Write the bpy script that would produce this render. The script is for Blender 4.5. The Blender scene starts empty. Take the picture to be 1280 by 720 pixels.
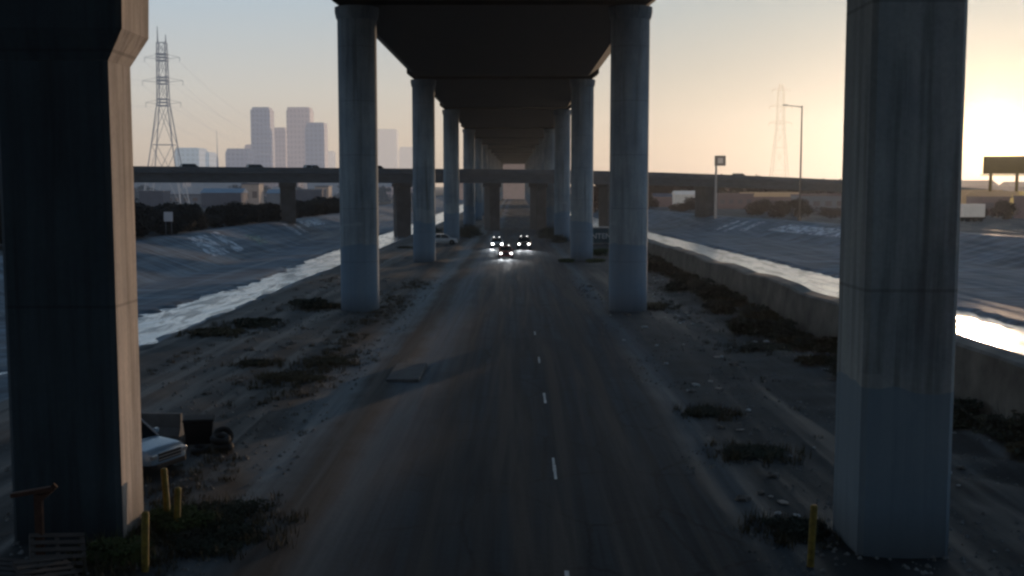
import bpy, bmesh, math, random
from mathutils import Vector, Matrix, noise
R = random.Random(7)
PI = math.pi
rad = math.radians
scene = bpy.context.scene
COL = scene.collection

# ------------------------------------------------------------------ helpers
class MB:
    """collects shapes into one mesh"""
    def __init__(s): s.v = []; s.f = []
    def add(s, vs, fs):
        n = len(s.v); s.v += [tuple(p) for p in vs]; s.f += [tuple(i + n for i in q) for q in fs]; return s
    def box(s, x0, x1, y0, y1, z0, z1, M=None):
        vs = [Vector((x, y, z)) for x in (x0, x1) for y in (y0, y1) for z in (z0, z1)]
        if M: vs = [M @ p for p in vs]
        return s.add(vs, [(0,1,3,2),(4,6,7,5),(0,4,5,1),(2,3,7,6),(0,2,6,4),(1,5,7,3)])
    def tube(s, a, b, r0, r1=None, n=8, cap=True):
        a = Vector(a); b = Vector(b); r1 = r0 if r1 is None else r1
        d = (b - a).normalized(); u = d.orthogonal().normalized(); w = d.cross(u)
        vs = []
        for p, r in ((a, r0), (b, r1)):
            for i in range(n):
                t = 2*PI*i/n; vs.append(p + u*math.cos(t)*r + w*math.sin(t)*r)
        fs = [(i, (i+1) % n, n+(i+1) % n, n+i) for i in range(n)]
        if cap: fs += [tuple(range(n-1, -1, -1)), tuple(range(n, 2*n))]
        return s.add(vs, fs)
    def lathe(s, prof, n=24, c=(0,0,0)):
        vs = [(c[0]+r*math.cos(2*PI*i/n), c[1]+r*math.sin(2*PI*i/n), c[2]+z) for r, z in prof for i in range(n)]
        fs = [(k*n+i, k*n+(i+1) % n, (k+1)*n+(i+1) % n, (k+1)*n+i) for k in range(len(prof)-1) for i in range(n)]
        fs += [tuple(range(n-1, -1, -1)), tuple(range((len(prof)-1)*n, len(prof)*n))]
        return s.add(vs, fs)
    def loft(s, secs, cap=True):
        n = len(secs[0]); vs = [p for q in secs for p in q]
        fs = [(k*n+i, (k+1)*n+i, (k+1)*n+(i+1) % n, k*n+(i+1) % n) for k in range(len(secs)-1) for i in range(n)]
        if cap: fs += [tuple(range(n)), tuple(range(len(secs)*n-1, (len(secs)-1)*n-1, -1))]
        return s.add(vs, fs)
    def quad(s, p, u, w):
        return s.add([p-u-w, p+u-w, p+u+w, p-u+w], [(0,1,2,3)])
    def build(s, name, mat, parent=None, smooth=False, bevel=0, loc=None):
        me = bpy.data.meshes.new(name); me.from_pydata(s.v, [], s.f); me.validate(); me.update()
        bm = bmesh.new(); bm.from_mesh(me); bmesh.ops.recalc_face_normals(bm, faces=bm.faces); bm.to_mesh(me); bm.free()
        me.materials.append(mat)
        o = bpy.data.objects.new(name, me); COL.objects.link(o)
        if smooth:
            me.shade_smooth()
            me.set_sharp_from_angle(angle=rad(40))
        if bevel:
            b = o.modifiers.new('bevel', 'BEVEL'); b.width = bevel; b.segments = 2; b.limit_method = 'ANGLE'
        if parent: o.parent = parent
        if loc: o.location = loc
        return o

def tag(o, label=None, cat=None, group=None, kind=None):
    if label: o['label'] = label
    if cat: o['category'] = cat
    if group: o['group'] = group
    if kind: o['kind'] = kind
    return o
def empty(name, loc, rz=0, label=None, cat=None, group=None):
    o = bpy.data.objects.new(name, None); COL.objects.link(o); o.location = loc; o.rotation_euler = (0,0,rz)
    return tag(o, label, cat, group)
def copy_tree(o, loc=None, rz=None, label=None, scale=None, parent=None):
    c = o.copy(); COL.objects.link(c)
    if parent: c.parent = parent
    for ch in list(o.children): copy_tree(ch, parent=c)
    if loc is not None: c.location = loc
    if rz is not None: c.rotation_euler.z = rz
    if scale is not None: c.scale = scale
    if label: c['label'] = label
    return c

# ------------------------------------------------------------------ materials
HAZE_L = (0.30, 0.31, 0.38)
HAZE_R = (0.60, 0.46, 0.33)
def nodes(name):
    m = bpy.data.materials.new(name); m.use_nodes = True
    return m, m.node_tree, m.node_tree.nodes, m.node_tree.links
def ramp(nt, fac, stops):
    r = nt.nodes.new('ShaderNodeValToRGB'); e = r.color_ramp.elements
    while len(e) > 1: e.remove(e[-1])
    e[0].position = stops[0][0]; e[0].color = (*stops[0][1], 1) if len(stops[0][1]) == 3 else stops[0][1]
    for p, c in stops[1:]:
        q = e.new(p); q.color = (*c, 1)
    nt.links.new(fac, r.inputs[0]); return r.outputs[0]
def tex(nt, scale, detail=5, stretch=(1,1,1), rough=0.6, coord='Object', dist=0, loc=(0,0,0)):
    tc = nt.nodes.new('ShaderNodeTexCoord'); mp = nt.nodes.new('ShaderNodeMapping')
    mp.inputs['Scale'].default_value = stretch; mp.inputs['Location'].default_value = loc
    n = nt.nodes.new('ShaderNodeTexNoise'); n.inputs['Scale'].default_value = scale
    n.inputs['Detail'].default_value = detail; n.inputs['Roughness'].default_value = rough; n.inputs['Distortion'].default_value = dist
    nt.links.new(tc.outputs[coord], mp.inputs[0]); nt.links.new(mp.outputs[0], n.inputs[0]); return n.outputs[0]
def mixc(nt, fac, a, b, mode='MIX'):
    m = nt.nodes.new('ShaderNodeMix'); m.data_type = 'RGBA'; m.blend_type = mode
    for s, i in ((fac, 0), (a, 6), (b, 7)):
        if isinstance(s, (int, float)): m.inputs[i].default_value = s
        elif isinstance(s, tuple): m.inputs[i].default_value = (*s, 1)
        else: nt.links.new(s, m.inputs[i])
    return m.outputs[2]
def math_(nt, op, a, b=None, c=None, clamp=False):
    m = nt.nodes.new('ShaderNodeMath'); m.operation = op; m.use_clamp = clamp
    for i, s in enumerate((a, b, c)):
        if s is None: continue
        if isinstance(s, (int, float)): m.inputs[i].default_value = s
        else: nt.links.new(s, m.inputs[i])
    return m.outputs[0]
def bump(nt, h, strength=0.4, dist=0.05):
    b = nt.nodes.new('ShaderNodeBump'); b.inputs['Strength'].default_value = strength; b.inputs['Distance'].default_value = dist
    nt.links.new(h, b.inputs['Height']); return b.outputs[0]
def mat(name, col, rough=0.8, var=0.25, scale=3, metal=0, bumpy=0.2, haze=0, hcol=HAZE_L, stretch=(1,1,1), coat=0):
    m, nt, N, L = nodes(name); p = N['Principled BSDF']
    f = tex(nt, scale, stretch=stretch)
    a = tuple(c*(1-var) for c in col); b = tuple(min(1, c*(1+var)) for c in col)
    L.new(ramp(nt, f, [(0.3, a), (0.7, b)]), p.inputs['Base Color'])
    p.inputs['Roughness'].default_value = rough; p.inputs['Metallic'].default_value = metal
    if coat: p.inputs['Coat Weight'].default_value = coat
    if bumpy: L.new(bump(nt, f, bumpy, 0.02), p.inputs['Normal'])
    if haze: add_haze(m, haze, hcol)
    return m
def add_haze(m, haze, hcol):  # distance haze painted in by mixing a glowing haze colour
    nt = m.node_tree; out = nt.nodes['Material Output']; src = out.inputs[0].links[0].from_socket
    e = nt.nodes.new('ShaderNodeEmission'); e.inputs[0].default_value = (*hcol, 1); e.inputs[1].default_value = 1
    x = nt.nodes.new('ShaderNodeMixShader'); x.inputs[0].default_value = haze
    nt.links.new(src, x.inputs[1]); nt.links.new(e.outputs[0], x.inputs[2]); nt.links.new(x.outputs[0], out.inputs[0])
def emis(name, col, st):
    m, nt, N, L = nodes(name); p = N['Principled BSDF']
    p.inputs['Base Color'].default_value = (*col, 1)
    p.inputs['Emission Color'].default_value = (*col, 1); p.inputs['Emission Strength'].default_value = st
    return m

def concrete(name, base=(0.285,0.355,0.41), paint=True, painttop=4.8, joints=0, dark=1.0):
    m, nt, N, L = nodes(name); p = N['Principled BSDF']
    b = tuple(c*dark for c in base)
    oi = N.new('ShaderNodeObjectInfo')
    def rnd(sock):
        mp = sock.node.inputs[0].links[0].from_node; va = N.new('ShaderNodeVectorMath'); va.operation = 'ADD'
        cb = N.new('ShaderNodeCombineXYZ'); k = math_(nt, 'MULTIPLY', oi.outputs['Random'], 90.0)
        for q in range(3): L.new(k, cb.inputs[q])
        L.new(mp.outputs[0], va.inputs[0]); L.new(cb.outputs[0], va.inputs[1]); L.new(va.outputs[0], sock.node.inputs[0]); return sock
    streak = rnd(tex(nt, 1.4, 6, (1.6,1.6,0.09), 0.65))
    blot = rnd(tex(nt, 0.35, 5, (1,1,0.7), 0.6))
    fine = tex(nt, 9, 6)
    drip = rnd(tex(nt, 2.6, 3, (1,1,0.04), 0.5))
    c1 = ramp(nt, streak, [(0.3, tuple(c*0.55 for c in b)), (0.5, b), (0.72, tuple(c*1.25 for c in b))])
    c2 = mixc(nt, 1.0, c1, ramp(nt, blot, [(0.3, (0.6,0.64,0.68)), (0.7, (1.2,1.16,1.1))]), 'MULTIPLY')
    c2 = mixc(nt, 1.0, c2, ramp(nt, drip, [(0.31,(0.66,0.65,0.64)),(0.40,(1,1,1))]), 'MULTIPLY')
    c3 = mixc(nt, 0.6, c2, ramp(nt, fine, [(0.3, (0.8,0.8,0.8)), (0.7, (1.1,1.1,1.1))]), 'MULTIPLY')
    tc = N.new('ShaderNodeTexCoord'); sx = N.new('ShaderNodeSeparateXYZ'); L.new(tc.outputs['Object'], sx.inputs[0])
    z = sx.outputs[2]
    if paint:
        # grey-blue cover-up paint rolled over the foot, in ragged patches
        edge = tex(nt, 0.5, 2, (1,1,0.2))
        zz = math_(nt, 'ADD', z, math_(nt, 'MULTIPLY', math_(nt, 'SUBTRACT', edge, 0.5), 0.9))
        f = math_(nt, 'LESS_THAN', zz, painttop)
        vor = N.new('ShaderNodeTexVoronoi'); vor.distance = 'CHEBYCHEV'; vor.inputs['Scale'].default_value = 0.42; vor.inputs['Randomness'].default_value = 0.8; L.new(tc.outputs['Object'], vor.inputs[0])
        hs_ = N.new('ShaderNodeSeparateColor'); L.new(vor.outputs['Color'], hs_.inputs[0])
        pf = math_(nt, 'MULTIPLY', math_(nt, 'LESS_THAN', zz, painttop+1.5), math_(nt, 'GREATER_THAN', hs_.outputs[0], 0.6))
        c3 = mixc(nt, math_(nt, 'MULTIPLY', pf, 0.35), c3, tuple(c*d for c, d in zip(b, (1.25, 1.2, 1.15))))
        c3 = mixc(nt, math_(nt, 'MULTIPLY', f, 0.75), c3, tuple(c*d for c, d in zip(b, (0.50, 0.66, 0.82))))
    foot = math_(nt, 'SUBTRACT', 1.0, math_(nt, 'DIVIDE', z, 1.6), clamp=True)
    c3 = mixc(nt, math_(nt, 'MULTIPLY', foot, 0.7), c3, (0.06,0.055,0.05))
    top_shade = ramp(nt, math_(nt, 'ADD', math_(nt, 'DIVIDE', z, 22), math_(nt, 'MULTIPLY', math_(nt, 'SUBTRACT', streak, 0.5), 0.35)), [(0.55,(1,1,1)),(1.0,(0.45,0.45,0.45))])  # shade under the deck painted in, colour darkens toward the top
    c3 = mixc(nt, 1.0, c3, top_shade, 'MULTIPLY')
    if joints:
        fr = math_(nt, 'FRACT', math_(nt, 'DIVIDE', z, joints))
        c3 = mixc(nt, math_(nt, 'MULTIPLY', math_(nt, 'LESS_THAN', fr, 0.012), 0.4), c3, (0.05,0.05,0.05))
    L.new(c3, p.inputs['Base Color']); p.inputs['Roughness'].default_value = 0.85
    L.new(bump(nt, fine, 0.25, 0.02), p.inputs['Normal'])
    return m

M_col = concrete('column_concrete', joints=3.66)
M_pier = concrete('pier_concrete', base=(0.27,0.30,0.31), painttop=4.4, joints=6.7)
M_pierL = concrete('front_shaded_pier_concrete', base=(0.50,0.43,0.385), paint=False, joints=6.2)
def front_shade(m, edge):  # paints shade into the colour of the camera-facing side
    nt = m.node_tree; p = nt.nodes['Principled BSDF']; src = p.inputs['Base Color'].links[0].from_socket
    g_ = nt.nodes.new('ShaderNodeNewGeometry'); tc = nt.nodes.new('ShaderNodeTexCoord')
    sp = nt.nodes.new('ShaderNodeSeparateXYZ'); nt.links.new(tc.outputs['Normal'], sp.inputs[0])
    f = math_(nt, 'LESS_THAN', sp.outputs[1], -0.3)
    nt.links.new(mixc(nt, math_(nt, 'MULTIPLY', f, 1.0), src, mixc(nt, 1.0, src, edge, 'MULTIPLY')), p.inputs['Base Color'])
front_shade(M_pierL, (0.065,0.12,0.175))
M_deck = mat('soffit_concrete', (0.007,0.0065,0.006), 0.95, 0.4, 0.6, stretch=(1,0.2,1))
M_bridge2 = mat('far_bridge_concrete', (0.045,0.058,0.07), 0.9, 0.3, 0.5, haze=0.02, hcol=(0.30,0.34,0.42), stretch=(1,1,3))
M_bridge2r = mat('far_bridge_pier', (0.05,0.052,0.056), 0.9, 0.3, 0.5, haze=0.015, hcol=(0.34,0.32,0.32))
M_wall = mat('weathered_wall', (0.15,0.145,0.13), 0.95, 0.45, 0.6, bumpy=0.6)
M_leafd = mat('dark_leaves', (0.022,0.028,0.016), 0.9, 0.5, 1.2, bumpy=0)
M_leaff = mat('far_leaves', (0.010,0.012,0.010), 0.9, 0.5, 0.6, bumpy=0, haze=0.004, hcol=(0.30,0.32,0.4))
M_leafr = mat('hazy_leaves', (0.022,0.018,0.015), 0.9, 0.5, 0.6, bumpy=0, haze=0.03, hcol=(0.30,0.20,0.16))
M_weed = mat('dry_weeds', (0.055,0.045,0.022), 0.9, 0.5, 2, bumpy=0)
M_green = mat('green_weeds', (0.05,0.07,0.02), 0.9, 0.5, 2, bumpy=0)
M_bark = mat('bark', (0.05,0.04,0.03), 0.95, 0.3, 6)
M_black = mat('black_plastic', (0.006,0.006,0.007), 0.85, 0.2, 4, bumpy=0)
M_rubber = mat('rubber', (0.012,0.012,0.012), 0.8, 0.2, 8)
M_rim = mat('wheel_alloy', (0.35,0.36,0.38), 0.35, 0.1, 8, metal=0.8, bumpy=0)
M_glass = mat('dark_glass', (0.012,0.016,0.02), 0.05, 0.1, 1, bumpy=0)
M_white = mat('white_paint', (0.62,0.64,0.66), 0.3, 0.08, 2, bumpy=0, coat=0.5)
M_silver = mat('silver_paint', (0.20,0.29,0.38), 0.3, 0.08, 2, metal=0.2, bumpy=0, coat=0.5)
M_red = mat('red_paint', (0.32,0.02,0.02), 0.3, 0.1, 2, bumpy=0, coat=0.5)
M_blk = mat('black_paint', (0.010,0.011,0.014), 0.3, 0.1, 2, bumpy=0, coat=0.5)
M_steel = mat('galvanised_steel', (0.22,0.23,0.25), 0.5, 0.2, 3, metal=0.6)
M_yellow = mat('yellow_paint', (0.18,0.125,0.014), 0.7, 0.6, 7)
M_rust = mat('rusty_steel', (0.07,0.03,0.018), 0.85, 0.4, 6)
M_wood = mat('grey_wood', (0.06,0.05,0.045), 0.85, 0.35, 3, stretch=(1,8,1))
M_teal = mat('teal_container', (0.018,0.075,0.105), 0.6, 0.25, 1.5)
M_letters = mat('pale_letters', (0.55,0.6,0.62), 0.7, 0.15, 4)
M_mark = mat('worn_white_paint', (0.62,0.62,0.60), 0.8, 0.3, 4)
M_litter = mat('pale_litter', (0.40,0.41,0.41), 0.8, 0.3, 9)
M_litterb = mat('dull_litter', (0.22,0.2,0.18), 0.8, 0.4, 9)
M_stone = mat('rubble_stone', (0.12,0.11,0.10), 0.95, 0.4, 3, bumpy=0.5)
M_head = emis('lit_lamp', (1.0,0.98,0.95), 14)
M_head2 = emis('dim_roof_lamp', (1.0,0.98,0.95), 5)
M_head3 = emis('high_beam', (1.0,0.99,0.97), 30)
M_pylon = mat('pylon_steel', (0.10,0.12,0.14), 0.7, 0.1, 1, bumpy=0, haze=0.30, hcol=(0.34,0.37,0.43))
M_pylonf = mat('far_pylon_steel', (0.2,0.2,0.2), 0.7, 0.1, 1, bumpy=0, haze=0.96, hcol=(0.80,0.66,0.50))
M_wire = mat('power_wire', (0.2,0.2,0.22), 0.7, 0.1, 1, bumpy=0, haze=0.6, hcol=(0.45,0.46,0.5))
M_pole = mat('lamp_pole_steel', (0.04,0.035,0.03), 0.7, 0.1, 1, bumpy=0, haze=0.05, hcol=(0.5,0.42,0.36))

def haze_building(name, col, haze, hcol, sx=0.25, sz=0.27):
    """curtain wall of window bands, with haze mixed into its colour"""
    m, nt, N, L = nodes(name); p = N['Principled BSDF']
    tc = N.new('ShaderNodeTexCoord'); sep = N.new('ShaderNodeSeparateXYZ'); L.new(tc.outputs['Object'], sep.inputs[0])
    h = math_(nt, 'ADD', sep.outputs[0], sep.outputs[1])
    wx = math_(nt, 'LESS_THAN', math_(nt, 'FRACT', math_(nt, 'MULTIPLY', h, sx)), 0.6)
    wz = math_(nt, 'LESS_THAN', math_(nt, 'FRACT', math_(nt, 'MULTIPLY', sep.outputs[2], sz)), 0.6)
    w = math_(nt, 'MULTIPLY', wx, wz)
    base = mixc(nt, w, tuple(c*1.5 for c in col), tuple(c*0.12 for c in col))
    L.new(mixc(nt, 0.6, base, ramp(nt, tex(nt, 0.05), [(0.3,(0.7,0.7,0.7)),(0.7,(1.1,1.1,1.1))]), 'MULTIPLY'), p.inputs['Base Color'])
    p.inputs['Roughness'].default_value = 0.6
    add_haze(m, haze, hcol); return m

# ------------------------------------------------------------------ terrain
SUN_AZ, SUN_EL = rad(22.9), rad(2.3)
def base(y): return 0.25 - 0.006*min(max(y, 0), 300)
def interp(x, pts):
    if x <= pts[0][0]: return pts[0][1]
    for (a, b), (c, d) in zip(pts, pts[1:]):
        if x <= c: return b + (d-b)*(x-a)/(c-a)
    return pts[-1][1]
def sm(t): t = min(max(t, 0), 1); return t*t*(3-2*t)
def bankR(y): return interp(y, [(0,76),(100,73),(151,69),(214,61),(280,53),(347,45),(450,40),(600,38)])
def bankL(y): return interp(y, [(0,-44),(139,-45),(300,-47),(500,-50)])
def waterR(y): return interp(y, [(0,37),(122,37.2),(254,33.5),(400,29),(600,26)])      # far edge
def waterL(y): return interp(y, [(0,-25),(62,-25),(84,-27),(120,-25.5),(176,-27.5),(260,-28),(600,-30)])
WZ = -0.80
def ground_z(x, y):
    b = base(y); n1 = noise.noise(Vector((x*0.13, y*0.10, 0))); n2 = noise.noise(Vector((x*0.6, y*0.5, 3)))
    n3 = noise.noise(Vector((x*0.9, y*0.35, 9)))
    top = 2.8
    z = 0.0
    if x < -17:
        wl = waterL(y); bl = bankL(y)
        if x > wl - 1.5:                      # dips to the stream
            z = -(0.55+0.5*sm((y-56+6*n2)/10))*sm((-18.8 + 1.1*n2 + 0.7*n3 - x)/4.0) + 0.10*n2*sm((-16-x)/3)
            if x < wl: z = -1.05 + 0.45*sm((wl + 1.2*n2 + 0.8*n3 - x)/1.2)
        elif x > bl + 9: z = -0.6
        elif x > bl: z = -0.6 + (top+0.6)*((bl + 9 - x)/9)
        else: z = top
    elif x > 20.6:
        wr = waterR(y); br = bankR(y)
        if x < wr: z = -1.15
        elif x < wr + 1.2: z = -1.15 + 0.55*sm((x-wr+0.8*n2+0.5*n3)/1.2) + 0.1*n2
        elif x < br - 11: z = -0.6 + 0.5*((x-wr)/(max(br-11-wr, 1)))
        elif x < br: z = -0.1 + (top+0.1)*((x-br+11)/11)
        else: z = top
    else:
        road = 1 - sm((abs(x-0.3)-5.5)/2.0)
        z = 0.10*n1*(1-road) + 0.05*n2*(1-road)
        z += 0.03*math.sin(x*2.1 + 2*noise.noise(Vector((0, y*0.03, 5))))*(0.25+0.75*(1-road))
        if -9 < x < -3.2: z += 0.07*math.sin((x+9)/1.9*PI)*(0.8+0.6*n1)
        if x > 13: z += 0.25*sm((x-13)/5)*(0.7+n2)
    if x < bankL(y)-3 or x > bankR(y)+3: z += 0.4*n1
    return b*(1 if abs(x) < 200 else 1) + z

def axis(segs):
    out = []
    for a, b, st in segs:
        n = max(1, round((b-a)/st)); out += [a + (b-a)*i/n for i in range(n)]
    out.append(segs[-1][1]); return out
xs = axis([(-4500,-1000,700),(-1000,-200,80),(-200,-70,10),(-70,-54,2),(-54,-30,0.5),(-30,21,0.4),(21,32,1.0),(32,80,0.5),(80,85,1.5),(85,200,10),(200,1000,80),(1000,4500,700)])
ys = axis([(-300,0,12),(0,20,1),(20,110,0.55),(110,200,1.0),(200,340,2),(340,700,10),(700,6500,400)])
vs = [(x, y, ground_z(x, y)) for y in ys for x in xs]; nx = len(xs)
fs = [(j*nx+i, j*nx+i+1, (j+1)*nx+i+1, (j+1)*nx+i) for j in range(len(ys)-1) for i in range(nx-1)]
def ground_mat():
    m, nt, N, L = nodes('riverbed_dirt'); p = N['Principled BSDF']
    tc = N.new('ShaderNodeTexCoord'); sp = N.new('ShaderNodeSeparateXYZ'); L.new(tc.outputs['Object'], sp.inputs[0])
    x, y = sp.outputs[0], sp.outputs[1]
    # wandering lane coordinate
    warp = math_(nt, 'MULTIPLY', math_(nt, 'SUBTRACT', tex(nt, 0.035, 2), 0.5), 2.4)
    xw = math_(nt, 'ADD', x, warp)
    fine = tex(nt, 5, 8, rough=0.7); mid = tex(nt, 0.35, 6, rough=0.65); big = tex(nt, 0.06, 4)
    tr = tex(nt, 1.0, 5, (0.9, 0.028, 1), 0.6, dist=0.6)          # long streaks along the driving direction
    tr2 = tex(nt, 1.0, 4, (3.2, 0.05, 1), 0.55, loc=(7,3,0), dist=0.4)
    dirt = ramp(nt, mid, [(0.30,(0.022,0.018,0.015)),(0.50,(0.062,0.054,0.047)),(0.72,(0.115,0.102,0.09))])
    dirt = mixc(nt, 0.55, dirt, ramp(nt, big, [(0.35,(0.75,0.8,0.85)),(0.65,(1.2,1.12,1.0))]), 'MULTIPLY')
    dirt = mixc(nt, 0.7, dirt, ramp(nt, tr, [(0.40,(0.35,0.32,0.3)),(0.5,(1,1,1)),(0.60,(2.0,1.9,1.8))]), 'MULTIPLY')
    asph = ramp(nt, tr, [(0.40,(0.020,0.023,0.028)),(0.5,(0.050,0.055,0.060)),(0.61,(0.13,0.132,0.133))])
    asph = mixc(nt, 0.8, asph, ramp(nt, tr2, [(0.42,(0.5,0.5,0.52)),(0.58,(1.5,1.5,1.45))]), 'MULTIPLY')
    asph = mixc(nt, 0.6, asph, ramp(nt, mid, [(0.35,(0.75,0.75,0.78)),(0.65,(1.2,1.18,1.14))]), 'MULTIPLY')
    vo = N.new('ShaderNodeTexVoronoi'); vo.feature = 'DISTANCE_TO_EDGE'; vo.inputs['Scale'].default_value = 0.33
    cmb = N.new('ShaderNodeCombineXYZ'); L.new(math_(nt, 'ADD', x, math_(nt, 'MULTIPLY', fine, 0.5)), cmb.inputs[0]); L.new(math_(nt, 'ADD', math_(nt, 'MULTIPLY', y, 0.6), math_(nt, 'MULTIPLY', mid, 1.2)), cmb.inputs[1]); L.new(cmb.outputs[0], vo.inputs[0])
    asph = mixc(nt, math_(nt, 'MULTIPLY', math_(nt, 'LESS_THAN', vo.outputs[0], 0.016), 0.75), asph, (0.012,0.012,0.013))
    v2 = N.new('ShaderNodeTexVoronoi'); v2.distance = 'CHEBYCHEV'; v2.inputs['Scale'].default_value = 0.16; L.new(cmb.outputs[0], v2.inputs[0])
    s2 = N.new('ShaderNodeSeparateColor'); L.new(v2.outputs['Color'], s2.inputs[0])
    asph = mixc(nt, math_(nt, 'MULTIPLY', math_(nt, 'GREATER_THAN', s2.outputs[1], 0.72), 0.45), asph, (0.028,0.030,0.034))
    ed = math_(nt, 'ADD', math_(nt, 'ABSOLUTE', math_(nt, 'SUBTRACT', xw, 2.4)), math_(nt, 'MULTIPLY', math_(nt, 'SUBTRACT', mid, 0.5), 2.5))
    f = ramp(nt, math_(nt, 'DIVIDE', ed, 12), [(0.40,(1,1,1)),(0.62,(0,0,0))])
    c = mixc(nt, f, dirt, asph)
    # pale worn wheel tracks left of the road, a dark rut between them
    for cx_, hw, col_a, col_b, amt in ((3.1, 1.0, (0.14,0.13,0.125), (0.50,0.47,0.44), 0.85), (5.7, 1.2, (0.18,0.155,0.135), (0.72,0.63,0.55), 0.95), (4.45, 0.55, (0.014,0.011,0.009), (0.035,0.028,0.024), 0.9)):
        t = math_(nt, 'ABSOLUTE', math_(nt, 'ADD', xw, cx_))
        t = math_(nt, 'ADD', t, math_(nt, 'MULTIPLY', math_(nt, 'SUBTRACT', mid, 0.5), 1.5))
        f = ramp(nt, math_(nt, 'DIVIDE', t, hw*2), [(0.30,(1,1,1)),(1.0,(0,0,0))])
        c = mixc(nt, math_(nt, 'MULTIPLY', f, amt), c, mixc(nt, tr2, col_a, col_b))
    # brown weedy strip outside it
    t = math_(nt, 'ABSOLUTE', math_(nt, 'ADD', xw, 7.8))
    t = math_(nt, 'ADD', t, math_(nt, 'MULTIPLY', math_(nt, 'SUBTRACT', tex(nt, 0.22, 5), 0.5), 5))
    f = ramp(nt, math_(nt, 'DIVIDE', t, 3), [(0.0,(1,1,1)),(0.38,(0,0,0))])
    c = mixc(nt, math_(nt, 'MULTIPLY', f, 0.8), c, (0.020,0.012,0.008))
    # right edge of the road: pale dusty rim
    t = math_(nt, 'ABSOLUTE', math_(nt, 'SUBTRACT', xw, 8.2))
    t = math_(nt, 'ADD', t, math_(nt, 'MULTIPLY', math_(nt, 'SUBTRACT', mid, 0.5), 1.2))
    f = ramp(nt, math_(nt, 'DIVIDE', t, 3), [(0.05,(1,1,1)),(0.3,(0,0,0))])
    c = mixc(nt, math_(nt, 'MULTIPLY', f, 0.55), c, mixc(nt, tr2, (0.12,0.12,0.12), (0.48,0.47,0.46)))
    c = mixc(nt, 0.6, c, ramp(nt, fine, [(0.3,(0.72,0.72,0.72)),(0.7,(1.2,1.2,1.2))]), 'MULTIPLY')
    # concrete channel: aprons and sloped banks
    ax = math_(nt, 'ADD', math_(nt, 'GREATER_THAN', x, 20.8), math_(nt, 'LESS_THAN', x, -20.2), clamp=True)
    cz = tex(nt, 0.30, 6, (1,1,1), 0.6); stk = tex(nt, 0.5, 5, (0.25,1.6,0.3), 0.6)
    conc = ramp(nt, cz, [(0.3,(0.10,0.105,0.115)),(0.7,(0.20,0.205,0.215))])
    conc = mixc(nt, 0.7, conc, ramp(nt, stk, [(0.40,(0.5,0.5,0.52)),(0.60,(1.6,1.6,1.6))]), 'MULTIPLY')
    pj = math_(nt, 'LESS_THAN', math_(nt, 'FRACT', math_(nt, 'DIVIDE', y, 7.3)), 0.025)
    conc = mixc(nt, math_(nt, 'MULTIPLY', pj, 0.5), conc, (0.04,0.04,0.045))
    c = mixc(nt, ax, c, conc)
    # beyond the bank tops: dull city land
    z = sp.outputs[2]
    at = N.new('ShaderNodeAttribute'); at.attribute_name = 'upland'
    c = mixc(nt, at.outputs['Fac'], c, ramp(nt, tex(nt, 0.02, 6), [(0.35,(0.035,0.032,0.03)),(0.65,(0.085,0.075,0.065))]))
    # dark scrubby soil at the foot of the wall
    t = math_(nt, 'ADD', x, math_(nt, 'MULTIPLY', math_(nt, 'SUBTRACT', tex(nt, 0.16, 5, rough=0.7), 0.5), 12))
    f = math_(nt, 'MULTIPLY', ramp(nt, math_(nt, 'DIVIDE', t, 40), [(0.36,(0,0,0)),(0.44,(1,1,1))]), math_(nt, 'LESS_THAN', x, 20.5))
    c = mixc(nt, math_(nt, 'MULTIPLY', f, 0.8), c, (0.020,0.014,0.009))
    near = ramp(nt, math_(nt, 'DIVIDE', y, 100), [(0.20,(0.30,0.30,0.30)),(0.42,(0.7,0.7,0.7)),(0.75,(1,1,1))])  # foreground shade painted into the ground colour, darker toward the camera
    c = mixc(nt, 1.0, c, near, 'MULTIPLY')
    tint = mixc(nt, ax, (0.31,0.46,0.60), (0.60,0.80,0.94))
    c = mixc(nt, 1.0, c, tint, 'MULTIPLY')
    L.new(c, p.inputs['Base Color'])
    L.new(ramp(nt, tr, [(0.4,(0.62,0.62,0.62)),(0.6,(0.95,0.95,0.95))]), p.inputs['Roughness'])
    hh = math_(nt, 'ADD', fine, math_(nt, 'MULTIPLY', tr2, 1.0))
    L.new(bump(nt, hh, 0.35, 0.05), p.inputs['Normal'])
    return m
me = bpy.data.meshes.new('riverbed_ground'); me.from_pydata(vs, [], fs); me.update(); me.shade_smooth()
att = me.attributes.new('upland', 'FLOAT', 'POINT')
att.data.foreach_set('value', [1.0 if (v[0] < bankL(v[1])-2.5 or v[0] > bankR(v[1])+2.5) else 0.0 for v in vs])
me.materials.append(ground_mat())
g = bpy.data.objects.new('riverbed_ground', me); COL.objects.link(g); tag(g, kind='structure')

def gz(x, y): return ground_z(x, y)

# unseen embankment added behind the viewpoint to block sky light
mb = MB(); mb.add([(-125,-95,-3),(125,-95,-3),(100,-128,46),(-100,-128,46),(100,-200,46),(-100,-200,46),(125,-240,-3),(-125,-240,-3)],
   [(0,1,2,3),(3,2,4,5),(5,4,6,7),(0,3,5,7),(1,6,4,2)])
tag(mb.build('sky_blocker', mat('sky_blocker_earth', (0.035,0.033,0.028), 0.95, 0.4, 0.1)), kind='structure')

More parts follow.
